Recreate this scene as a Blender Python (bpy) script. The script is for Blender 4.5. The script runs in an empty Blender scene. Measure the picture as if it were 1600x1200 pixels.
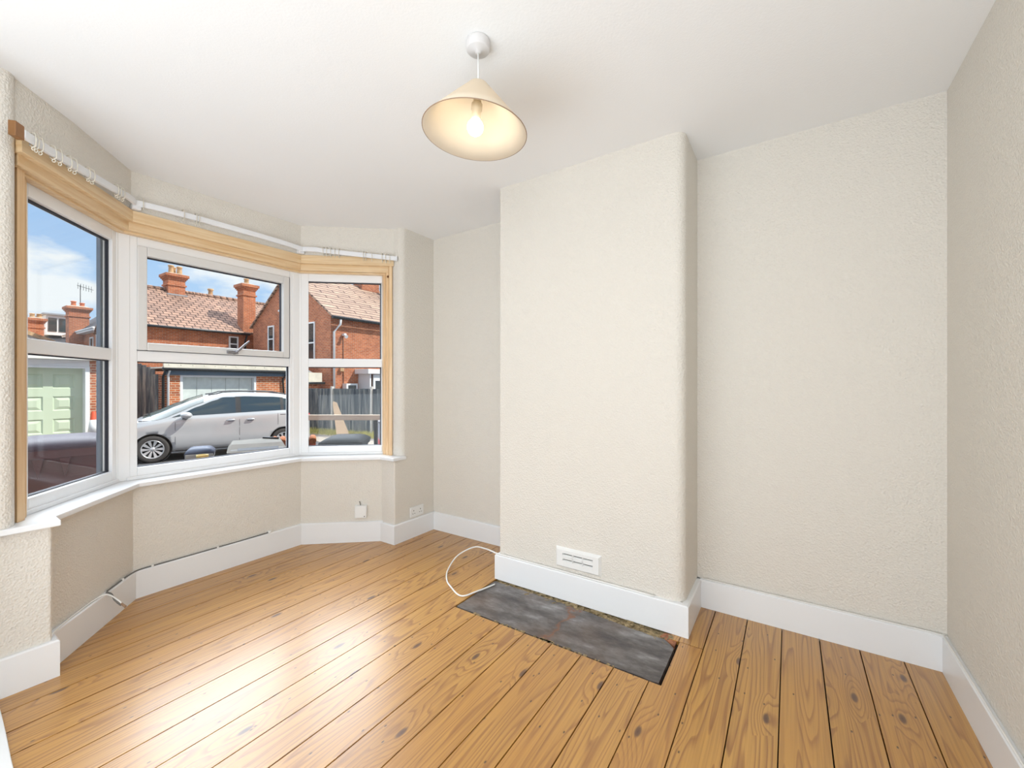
import bpy, bmesh, math, random
from mathutils import Vector, Matrix
random.seed(7)
S = bpy.context.scene
R = math.radians
PI = math.pi

# ------------------------------------------------------------------ camera
cam_data = bpy.data.cameras.new('camera')
cam_data.sensor_width = 36.0
cam_data.lens = 36.0 * 658.0 / 1600.0
cam_data.clip_start = 0.02
cam_data.clip_end = 500
cam = bpy.data.objects.new('camera', cam_data)
S.collection.objects.link(cam)
cam.location = (0, 0, 1.30)
cam.rotation_euler = (R(90), 0, R(33.4 - 90))
S.camera = cam

# ------------------------------------------------------------------ view, world, sun, area lights
S.view_settings.view_transform = 'Standard'
S.view_settings.look = 'None'
S.view_settings.gamma = 1
S.view_settings.use_curve_mapping = False
S.view_settings.exposure = 0.13

SUN_POWER = 4.9
FILL_POWER = 29.0
UP_POWER = 66.0
BULB_POWER = 14.0
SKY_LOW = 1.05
SKY_BOOST = 11.2

world = bpy.data.worlds.new('world')
S.world = world
world.use_nodes = True
wn, wl = world.node_tree.nodes, world.node_tree.links
wn.clear()
def wnode(t, **k):
    n = wn.new(t)
    for a, b in k.items(): setattr(n, a, b)
    return n
w_out = wnode('ShaderNodeOutputWorld'); w_bg = wnode('ShaderNodeBackground')
w_tc = wnode('ShaderNodeTexCoord'); w_sep = wnode('ShaderNodeSeparateXYZ')
wl.new(w_tc.outputs['Generated'], w_sep.inputs[0])
w_map = wnode('ShaderNodeMapping'); w_map.inputs['Scale'].default_value = (1, 1, 2.6); w_map.inputs['Location'].default_value = (0.8, 2.2, 1.7)
wl.new(w_tc.outputs['Generated'], w_map.inputs['Vector'])
w_no = wnode('ShaderNodeTexNoise'); w_no.inputs['Scale'].default_value = 3.4; w_no.inputs['Detail'].default_value = 7; w_no.inputs['Roughness'].default_value = 0.52
wl.new(w_map.outputs[0], w_no.inputs['Vector'])
w_cl = wnode('ShaderNodeValToRGB'); w_cl.color_ramp.elements[0].position = 0.46; w_cl.color_ramp.elements[1].position = 0.54
wl.new(w_no.outputs['Fac'], w_cl.inputs[0])
w_blue = wnode('ShaderNodeValToRGB')
w_blue.color_ramp.elements[0].position = 0.0; w_blue.color_ramp.elements[0].color = (0.52, 0.70, 0.90, 1)
w_blue.color_ramp.elements[1].position = 0.5; w_blue.color_ramp.elements[1].color = (0.22, 0.42, 0.78, 1)
wl.new(w_sep.outputs['Z'], w_blue.inputs[0])
w_mix = wnode('ShaderNodeMixRGB'); w_mix.inputs[2].default_value = (0.84, 0.87, 0.90, 1)
wl.new(w_cl.outputs[0], w_mix.inputs[0]); wl.new(w_blue.outputs[0], w_mix.inputs[1])
# added bright sky patch above the view, to light the room and floor
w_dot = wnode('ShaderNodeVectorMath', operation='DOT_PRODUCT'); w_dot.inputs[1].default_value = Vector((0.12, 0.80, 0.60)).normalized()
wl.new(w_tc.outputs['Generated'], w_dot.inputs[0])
w_patch = wnode('ShaderNodeMapRange', interpolation_type='SMOOTHSTEP'); w_patch.inputs['From Min'].default_value = 0.70; w_patch.inputs['From Max'].default_value = 0.95
wl.new(w_dot.outputs['Value'], w_patch.inputs['Value'])
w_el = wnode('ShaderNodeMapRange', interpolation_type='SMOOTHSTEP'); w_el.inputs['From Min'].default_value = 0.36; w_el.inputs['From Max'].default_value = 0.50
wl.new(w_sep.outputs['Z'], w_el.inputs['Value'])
w_mul = wnode('ShaderNodeMath', operation='MULTIPLY'); wl.new(w_patch.outputs[0], w_mul.inputs[0]); wl.new(w_el.outputs[0], w_mul.inputs[1])
w_hi = wnode('ShaderNodeMapRange'); w_hi.inputs['To Min'].default_value = SKY_LOW; w_hi.inputs['To Max'].default_value = SKY_BOOST
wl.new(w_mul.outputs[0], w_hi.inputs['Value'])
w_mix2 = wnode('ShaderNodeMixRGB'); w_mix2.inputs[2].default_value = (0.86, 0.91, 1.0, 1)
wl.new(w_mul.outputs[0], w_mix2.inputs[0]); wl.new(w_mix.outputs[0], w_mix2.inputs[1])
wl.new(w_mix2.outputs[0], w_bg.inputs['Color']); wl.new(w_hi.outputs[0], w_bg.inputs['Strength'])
wl.new(w_bg.outputs[0], w_out.inputs[0])

sd = bpy.data.lights.new('sun', 'SUN'); sd.energy = SUN_POWER; sd.angle = R(0.6); sd.color = (1.0, 0.95, 0.86)
so = bpy.data.objects.new('sun', sd); S.collection.objects.link(so)
so.rotation_euler = Vector((0.45, -0.50, 0.74)).to_track_quat('Z', 'Y').to_euler()

# fill light added behind the camera to brighten the walls; no known source there
ad = bpy.data.lights.new('added_fill_light', 'AREA'); ad.shape = 'RECTANGLE'; ad.size = 0.85; ad.size_y = 2.0
ad.energy = FILL_POWER; ad.color = (0.91, 0.95, 1.0)
ao = bpy.data.objects.new('added_fill_light', ad); S.collection.objects.link(ao)
ao.location = (-1.3, -0.22, 1.45); ao.rotation_euler = Vector((-0.64, -0.77, -0.02)).to_track_quat('Z', 'Y').to_euler()
ad2 = bpy.data.lights.new('added_up_fill', 'AREA'); ad2.shape = 'RECTANGLE'; ad2.size = 2.6; ad2.size_y = 1.9  # second added fill, aimed upwards to brighten the ceiling
ad2.energy = UP_POWER; ad2.color = (0.82, 0.915, 1.0)
ao2 = bpy.data.objects.new('added_up_fill', ad2); S.collection.objects.link(ao2)
ao2.location = (-1.15, 1.0, 0.6); ao2.rotation_euler = Vector((-0.50, 0.0, -0.80)).to_track_quat('Z', 'Y').to_euler()

# ------------------------------------------------------------------ material helpers
MATS = {}
class NT:
    def __init__(s, name):
        s.m = bpy.data.materials.new(name); s.m.use_nodes = True
        s.n = s.m.node_tree.nodes; s.l = s.m.node_tree.links
        s.b = s.n['Principled BSDF']; s.o = s.n['Material Output']
        MATS[name] = s.m
    def node(s, t, ins=None, **k):
        n = s.n.new(t)
        for a, b in k.items(): setattr(n, a, b)
        for a, b in (ins or {}).items():
            if isinstance(b, bpy.types.NodeSocket): s.l.new(b, n.inputs[a])
            else: n.inputs[a].default_value = b
        return n
    def ramp(s, fac, stops):
        n = s.n.new('ShaderNodeValToRGB'); s.l.new(fac, n.inputs[0])
        e = n.color_ramp.elements
        while len(e) < len(stops): e.new(0.5)
        for q, (p, c) in zip(e, stops): q.position = p; q.color = (*c, 1) if len(c) == 3 else c
        return n.outputs[0]
    def mix(s, f, a, b, mode='MIX'):
        n = s.n.new('ShaderNodeMixRGB'); n.blend_type = mode
        for i, v in enumerate((f, a, b)):
            if isinstance(v, bpy.types.NodeSocket): s.l.new(v, n.inputs[i])
            elif i == 0: n.inputs[0].default_value = v
            else: n.inputs[i].default_value = (*v, 1)
        return n.outputs[0]
    def bump(s, h, dist=0.002, strength=1.0):
        n = s.node('ShaderNodeBump', {'Height': h, 'Distance': dist, 'Strength': strength}); s.l.new(n.outputs[0], s.b.inputs['Normal'])
    def base(s, c): s.l.new(c, s.b.inputs['Base Color'])
def simple(name, col, rough=0.5, metal=0.0, spec=0.5, coat=0.0, bump=None, vary=0.0, vscale=6):
    t = NT(name)
    t.b.inputs['Base Color'].default_value = (*col, 1); t.b.inputs['Roughness'].default_value = rough
    t.b.inputs['Metallic'].default_value = metal; t.b.inputs['Specular IOR Level'].default_value = spec
    t.b.inputs['Coat Weight'].default_value = coat
    tc = t.node('ShaderNodeTexCoord')
    if bump:
        n = t.node('ShaderNodeTexNoise', {'Vector': tc.outputs['Object'], 'Scale': bump[0], 'Detail': 3.0}); t.bump(n.outputs['Fac'], bump[1])
    if vary:
        n = t.node('ShaderNodeTexNoise', {'Vector': tc.outputs['Object'], 'Scale': float(vscale), 'Detail': 5.0})
        lo = tuple(c * (1 - vary) for c in col); hi = tuple(min(1, c * (1 + vary)) for c in col)
        t.base(t.ramp(n.outputs['Fac'], [(0.3, lo), (0.7, hi)]))
    return t.m

# papered, painted wall
t = NT('wall_paint'); tc = t.node('ShaderNodeTexCoord')
t.b.inputs['Base Color'].default_value = (0.765, 0.724, 0.655, 1); t.b.inputs['Roughness'].default_value = 0.75
a = t.node('ShaderNodeTexNoise', {'Vector': tc.outputs['Object'], 'Scale': 95.0, 'Detail': 2.0})
b = t.node('ShaderNodeTexVoronoi', {'Vector': tc.outputs['Object'], 'Scale': 120.0})
h = t.node('ShaderNodeMath', {0: a.outputs['Fac'], 1: b.outputs['Distance']}, operation='ADD')
t.bump(h.outputs[0], 0.003, 0.9)
# ceiling
t = NT('ceiling_paint'); tc = t.node('ShaderNodeTexCoord')
t.b.inputs['Base Color'].default_value = (0.885, 0.885, 0.88, 1); t.b.inputs['Roughness'].default_value = 0.8
a = t.node('ShaderNodeTexNoise', {'Vector': tc.outputs['Object'], 'Scale': 110.0, 'Detail': 2.0}); t.bump(a.outputs['Fac'], 0.0012, 0.5)
simple('white_gloss', (0.86, 0.87, 0.88), 0.28, bump=(25, 0.0006))
simple('upvc', (0.90, 0.905, 0.91), 0.25)
simple('upvc_grey', (0.74, 0.735, 0.72), 0.3)
simple('rose_plastic', (0.68, 0.66, 0.65), 0.4)
simple('holder_cream', (0.50, 0.42, 0.30), 0.5)
simple('white_plastic', (0.85, 0.85, 0.83), 0.35)
simple('gasket', (0.02, 0.02, 0.03), 0.6)
simple('spacer', (0.16, 0.19, 0.24), 0.3, metal=0.4)
simple('rail_white', (0.84, 0.85, 0.87), 0.35)
simple('hook_cream', (0.78, 0.73, 0.62), 0.4)
simple('brown_wood', (0.30, 0.14, 0.05), 0.45, vary=0.3)
simple('dark_slot', (0.03, 0.028, 0.025), 0.8)
simple('chrome', (0.30, 0.30, 0.32), 0.3, metal=0.9)
simple('cable_white', (0.88, 0.87, 0.84), 0.4)
simple('cable_grey', (0.16, 0.16, 0.15), 0.5)
simple('copper_brown', (0.32, 0.20, 0.12), 0.5)
simple('debris', (0.28, 0.21, 0.11), 0.95, bump=(120, 0.004), vary=0.5, vscale=60)
simple('red_clay', (0.35, 0.14, 0.07), 0.9, bump=(80, 0.003), vary=0.4, vscale=40)
simple('carpet', (0.42, 0.34, 0.31), 0.95, bump=(300, 0.003), vary=0.2, vscale=80)
simple('subfloor', (0.018, 0.012, 0.008), 0.95)

# pine joinery
def pine(name, lo, hi, rough=0.35, sc=(1.2, 22.0, 1.0)):
    t = NT(name); tc = t.node('ShaderNodeTexCoord')
    mp = t.node('ShaderNodeMapping', {'Vector': tc.outputs['UV'], 'Scale': sc})
    n = t.node('ShaderNodeTexNoise', {'Vector': mp.outputs[0], 'Scale': 2.0, 'Detail': 6.0, 'Distortion': 0.6})
    t.base(t.ramp(n.outputs['Fac'], [(0.3, lo), (0.5, tuple((x + y) / 2 for x, y in zip(lo, hi))), (0.68, hi)]))
    t.b.inputs['Roughness'].default_value = rough
    t.bump(n.outputs['Fac'], 0.0006)
pine('pine_trim', (0.70, 0.47, 0.24), (0.84, 0.66, 0.43))
pine('pine_upright', (0.68, 0.42, 0.20), (0.82, 0.60, 0.36), sc=(22.0, 0.9, 1.0))
simple('knot', (0.20, 0.07, 0.02), 0.5)

# varnished floor boards: grain runs along X, every board carries its own random number
t = NT('floor_boards'); tc = t.node('ShaderNodeTexCoord')
at = t.node('ShaderNodeAttribute', attribute_name='board_random')
sep = t.node('ShaderNodeSeparateXYZ', {0: tc.outputs['Object']})
def M(op, a, b=0.0, c=0.0):
    n = t.node('ShaderNodeMath', {0: a, 1: b, 2: c}, operation=op); return n.outputs[0]
off = M('MULTIPLY', at.outputs['Fac'], 37.0)
off2 = M('MULTIPLY', at.outputs['Fac'], 91.0)
px = M('ADD', sep.outputs['X'], off)
vec = t.node('ShaderNodeCombineXYZ', {0: px, 1: sep.outputs['Y'], 2: off2})
# knots
mk = t.node('ShaderNodeMapping', {'Vector': vec.outputs[0], 'Scale': (2.3, 6.2, 1.0)})
vk = t.node('ShaderNodeTexVoronoi', {'Vector': mk.outputs[0], 'Scale': 1.0, 'Randomness': 1.0}, feature='F1', voronoi_dimensions='2D')
knot = t.ramp(vk.outputs['Distance'], [(0.0, (1, 1, 1)), (0.05, (0.85, 0.85, 0.85)), (0.085, (0, 0, 0))])
kc = t.node('ShaderNodeSeparateXYZ', {0: vk.outputs['Color']}); kon = M('LESS_THAN', kc.outputs[0], 0.34)
knot = M('MULTIPLY', knot, kon)
ring = t.ramp(vk.outputs['Distance'], [(0.0, (1, 1, 1)), (0.38, (0, 0, 0))])
# small dark nail and worm marks
ms = t.node('ShaderNodeMapping', {'Vector': vec.outputs[0], 'Scale': (6.0, 12.0, 1.0), 'Location': (3.1, 7.7, 0)})
vs = t.node('ShaderNodeTexVoronoi', {'Vector': ms.outputs[0], 'Scale': 1.0}, feature='F1', voronoi_dimensions='2D')
spot = t.ramp(vs.outputs['Distance'], [(0.0, (1, 1, 1)), (0.030, (0.7, 0.7, 0.7)), (0.048, (0, 0, 0))])
sk_ = t.node('ShaderNodeSeparateXYZ', {0: vs.outputs['Color']}); spot = M('MULTIPLY', spot, M('LESS_THAN', sk_.outputs[0], 0.45))
# cathedral grain
m1 = t.node('ShaderNodeMapping', {'Vector': vec.outputs[0], 'Scale': (0.42, 6.0, 1.0)})
n1 = t.node('ShaderNodeTexNoise', {'Vector': m1.outputs[0], 'Scale': 1.0, 'Detail': 2.5, 'Roughness': 0.45})
g = M('MULTIPLY', n1.outputs['Fac'], 24.0)
g = M('ADD', g, M('MULTIPLY', M('MULTIPLY', ring, kon), 3.2))
fr = M('FRACT', g)
grain = t.ramp(fr, [(0.0, (0, 0, 0)), (0.55, (0.12, 0.12, 0.12)), (0.88, (1, 1, 1)), (0.97, (0.6, 0.6, 0.6)), (1.0, (0, 0, 0))])
m2 = t.node('ShaderNodeMapping', {'Vector': vec.outputs[0], 'Scale': (2.0, 120.0, 1.0)})
n2 = t.node('ShaderNodeTexNoise', {'Vector': m2.outputs[0], 'Scale': 1.0, 'Detail': 4.0, 'Roughness': 0.6})
n3 = t.node('ShaderNodeTexNoise', {'Vector': vec.outputs[0], 'Scale': 1.3, 'Detail': 3.0})
bc = t.ramp(at.outputs['Fac'], [(0.0, (0.50, 0.220, 0.034)), (0.35, (0.58, 0.275, 0.052)), (0.7, (0.54, 0.240, 0.038)), (1.0, (0.62, 0.310, 0.065))])
c1 = t.mix(n3.outputs['Fac'], bc, (0.66, 0.365, 0.085))
gm = M('MINIMUM', M('MULTIPLY', grain, M('ADD', n3.outputs['Fac'], 0.30)), 1.0)
gm = M('MULTIPLY', gm, 0.72)
c2 = t.mix(gm, c1, (0.27, 0.085, 0.014))
fine = t.ramp(n2.outputs['Fac'], [(0.32, (0.66, 0.60, 0.54)), (0.58, (1, 1, 1))])
c3 = t.mix(0.7, c2, fine, 'MULTIPLY')
c4 = t.mix(knot, c3, (0.10, 0.035, 0.012))
c5 = t.mix(spot, c4, (0.05, 0.022, 0.010))
t.base(t.mix(1.0, c5, (0.90, 0.88, 0.84), 'MULTIPLY'))
rr = t.node('ShaderNodeMapRange', {'Value': n2.outputs['Fac'], 'To Min': 0.30, 'To Max': 0.46})
t.l.new(rr.outputs[0], t.b.inputs['Roughness'])
t.b.inputs['Specular IOR Level'].default_value = 0.75
t.b.inputs['Coat Weight'].default_value = 0.5; t.b.inputs['Coat Roughness'].default_value = 0.27; t.b.inputs['Coat IOR'].default_value = 1.6
bb = M('SUBTRACT', n2.outputs['Fac'], M('MULTIPLY', spot, 1.5))
t.bump(bb, 0.0005, 0.6)

# slate hearth
t = NT('slate'); tc = t.node('ShaderNodeTexCoord')
mp = t.node('ShaderNodeMapping', {'Vector': tc.outputs['Object'], 'Scale': (5.0, 2.2, 1.0), 'Rotation': (0, 0, 0.35)})
n = t.node('ShaderNodeTexNoise', {'Vector': mp.outputs[0], 'Scale': 1.6, 'Detail': 8.0, 'Roughness': 0.66})
n2 = t.node('ShaderNodeTexNoise', {'Vector': tc.outputs['Object'], 'Scale': 2.6, 'Detail': 4.0})
c = t.ramp(n.outputs['Fac'], [(0.34, (0.045, 0.040, 0.042)), (0.46, (0.105, 0.092, 0.086)), (0.56, (0.185, 0.172, 0.165)), (0.68, (0.34, 0.33, 0.32))])
c2 = t.mix(t.ramp(n2.outputs['Fac'], [(0.45, (0, 0, 0)), (0.68, (0.6, 0.6, 0.6))]), c, (0.16, 0.10, 0.065))
sp = t.node('ShaderNodeSeparateXYZ', {0: tc.outputs['Object']})
n4 = t.node('ShaderNodeTexNoise', {'Vector': tc.outputs['Object'], 'Scale': 9.0, 'Detail': 4.0})
yy = t.node('ShaderNodeMath', {0: n4.outputs['Fac'], 1: 0.22, 2: sp.outputs['Y']}, operation='MULTIPLY_ADD')
dd = t.node('ShaderNodeMath', {0: yy.outputs[0], 1: 0.68}, operation='SUBTRACT')
ab = t.node('ShaderNodeMath', {0: dd.outputs[0]}, operation='ABSOLUTE')
crack = t.ramp(ab.outputs[0], [(0.0, (0.9, 0.9, 0.9)), (0.010, (0.3, 0.3, 0.3)), (0.022, (0, 0, 0))])
t.base(t.mix(crack, c2, (0.22, 0.09, 0.04)))
t.b.inputs['Roughness'].default_value = 0.5
t.bump(n.outputs['Fac'], 0.004)

# window glass: clear pane with a Fresnel reflection
t = NT('window_glass'); t.n.remove(t.b)
tr = t.node('ShaderNodeBsdfTransparent'); tr.inputs[0].default_value = (0.97, 0.985, 0.98, 1)
gl = t.node('ShaderNodeBsdfGlossy'); gl.inputs['Roughness'].default_value = 0.0
lw = t.node('ShaderNodeLayerWeight', {'Blend': 0.5}); pw = t.node('ShaderNodeMath', {0: lw.outputs['Facing'], 1: 4.0}, operation='POWER'); fz = t.node('ShaderNodeMath', {0: pw.outputs[0], 1: 0.45, 2: 0.012}, operation='MULTIPLY_ADD')
ms_ = t.node('ShaderNodeMixShader'); t.l.new(fz.outputs[0], ms_.inputs[0]); t.l.new(tr.outputs[0], ms_.inputs[1]); t.l.new(gl.outputs[0], ms_.inputs[2])
t.l.new(ms_.outputs[0], t.o.inputs[0])

# lamp shade: thin paper, lets light through
t = NT('shade_paper'); t.n.remove(t.b)
df = t.node('ShaderNodeBsdfDiffuse'); df.inputs[0].default_value = (0.84, 0.76, 0.62, 1)
tl = t.node('ShaderNodeBsdfTranslucent'); tl.inputs[0].default_value = (0.95, 0.72, 0.42, 1)
ms_ = t.node('ShaderNodeMixShader', {0: 0.22}); t.l.new(df.outputs[0], ms_.inputs[1]); t.l.new(tl.outputs[0], ms_.inputs[2]); t.l.new(ms_.outputs[0], t.o.inputs[0])
t = NT('bulb_glow'); t.n.remove(t.b)
em = t.node('ShaderNodeEmission'); em.inputs[0].default_value = (1.0, 0.90, 0.74, 1); em.inputs[1].default_value = BULB_POWER
t.l.new(em.outputs[0], t.o.inputs[0])

# outdoor materials (UV in metres)
def brick(name, a, b, mortar, w=0.225, h=0.075, mo=0.009, rough=0.9, scale=1.0, bias=0.0, bumpd=0.006, offset=0.5):
    t = NT(name); tc = t.node('ShaderNodeTexCoord')
    n = t.node('ShaderNodeTexBrick', {'Vector': tc.outputs['UV'], 'Scale': 1.0, 'Mortar Size': mo, 'Bias': bias, 'Brick Width': w, 'Row Height': h, 'Mortar Smooth': 0.2,
               'Color1': (*a, 1), 'Color2': (*b, 1), 'Mortar': (*mortar, 1)}, offset=offset)
    no = t.node('ShaderNodeTexNoise', {'Vector': tc.outputs['UV'], 'Scale': 2.2, 'Detail': 6.0, 'Roughness': 0.75})
    c = t.mix(0.8, n.outputs['Color'], t.ramp(no.outputs['Fac'], [(0.3, (0.55, 0.55, 0.6)), (0.7, (1.15, 1.12, 1.1))]), 'MULTIPLY')
    t.base(c); t.b.inputs['Roughness'].default_value = rough; t.b.inputs['Specular IOR Level'].default_value = 0.2
    inv = t.node('ShaderNodeMath', {0: 1.0, 1: n.outputs['Fac']}, operation='SUBTRACT'); t.bump(inv.outputs[0], bumpd)
brick('brick_orange', (0.60, 0.20, 0.09), (0.44, 0.13, 0.06), (0.50, 0.36, 0.26))
brick('brick_garage', (0.66, 0.21, 0.085), (0.44, 0.12, 0.055), (0.72, 0.52, 0.36), mo=0.012)
brick('brick_dark', (0.38, 0.13, 0.08), (0.26, 0.09, 0.06), (0.30, 0.20, 0.15))
brick('brick_gable', (0.52, 0.155, 0.085), (0.34, 0.10, 0.065), (0.36, 0.20, 0.14))
brick('roof_tiles', (0.46, 0.29, 0.21), (0.33, 0.215, 0.165), (0.09, 0.055, 0.045), w=0.34, h=0.25, mo=0.024, bumpd=0.02)
brick('roof_tiles_pale', (0.52, 0.37, 0.27), (0.40, 0.28, 0.21), (0.12, 0.07, 0.06), w=1.6, h=0.27, mo=0.034, bumpd=0.02)
brick('slates', (0.10, 0.10, 0.115), (0.065, 0.065, 0.075), (0.03, 0.03, 0.035), w=0.3, h=0.2, mo=0.008)
simple('render_white', (0.78, 0.78, 0.75), 0.7)
simple('paint_white', (0.80, 0.82, 0.84), 0.5)
simple('paint_blue', (0.10, 0.16, 0.23), 0.5)
simple('clay_pot', (0.55, 0.36, 0.20), 0.85, vary=0.25)
simple('clay_pot_red', (0.60, 0.19, 0.09), 0.85, vary=0.2)
simple('mortar', (0.45, 0.36, 0.28), 0.95)
simple('lead', (0.30, 0.31, 0.34), 0.6)
simple('garage_green', (0.56, 0.66, 0.50), 0.5)
simple('garage_pale', (0.62, 0.68, 0.66), 0.5, vary=0.08)
simple('dark_glass', (0.03, 0.04, 0.045), 0.06, spec=0.8)
simple('gutter_black', (0.02, 0.025, 0.03), 0.45)
simple('fascia_cream', (0.70, 0.66, 0.56), 0.7, vary=0.12, vscale=3)
simple('asphalt', (0.085, 0.085, 0.09), 0.95, bump=(60, 0.006), vary=0.25, vscale=8)
simple('concrete', (0.34, 0.29, 0.24), 0.95, bump=(40, 0.004), vary=0.2, vscale=3)
simple('concrete_post', (0.62, 0.60, 0.55), 0.9, vary=0.1)
simple('grass', (0.78, 0.68, 0.26), 0.9, vary=0.4, vscale=10)
simple('bin_brown', (0.085, 0.035, 0.040), 0.45, spec=0.5, vary=0.15)
simple('bin_lid_brown', (0.075, 0.055, 0.07), 0.5, spec=0.25)
simple('bin_black', (0.020, 0.023, 0.026), 0.6, spec=0.12)
simple('bin_grey', (0.36, 0.37, 0.36), 0.6, spec=0.2)
simple('lid_pale', (0.27, 0.25, 0.21), 0.75, spec=0.15, vary=0.12)
simple('lid_blue', (0.06, 0.075, 0.115), 0.5, spec=0.25)
simple('plastic_yellow', (0.78, 0.58, 0.18), 0.5)
simple('plastic_grey', (0.30, 0.31, 0.36), 0.6)
simple('plastic_red', (0.55, 0.04, 0.05), 0.5)
simple('cone_orange', (0.80, 0.10, 0.03), 0.5)
simple('timber_rail', (0.62, 0.54, 0.42), 0.8, vary=0.15, vscale=4)
simple('ply', (0.66, 0.50, 0.34), 0.8, vary=0.1)
simple('steel_black', (0.02, 0.02, 0.022), 0.5)
simple('car_paint', (0.60, 0.61, 0.62), 0.32, metal=0.35, coat=0.8)
simple('car_glass', (0.035, 0.05, 0.055), 0.04, spec=1.0)
simple('windscreen', (0.10, 0.125, 0.12), 0.08, spec=0.25)
simple('car_trim', (0.03, 0.03, 0.033), 0.45)
simple('tyre', (0.055, 0.05, 0.048), 0.85)
simple('alloy', (0.72, 0.73, 0.75), 0.3, metal=0.6)
simple('headlight', (0.75, 0.78, 0.80), 0.08, spec=1.0)
t = NT('fence_boards'); tc = t.node('ShaderNodeTexCoord')
mp = t.node('ShaderNodeMapping', {'Vector': tc.outputs['UV'], 'Scale': (9.0, 0.7, 1.0)})
n = t.node('ShaderNodeTexNoise', {'Vector': mp.outputs[0], 'Scale': 1.0, 'Detail': 6.0, 'Roughness': 0.65})
t.base(t.ramp(n.outputs['Fac'], [(0.36, (0.05, 0.065, 0.085)), (0.5, (0.15, 0.17, 0.18)), (0.62, (0.36, 0.36, 0.32))]))
t.b.inputs['Roughness'].default_value = 0.9

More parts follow.
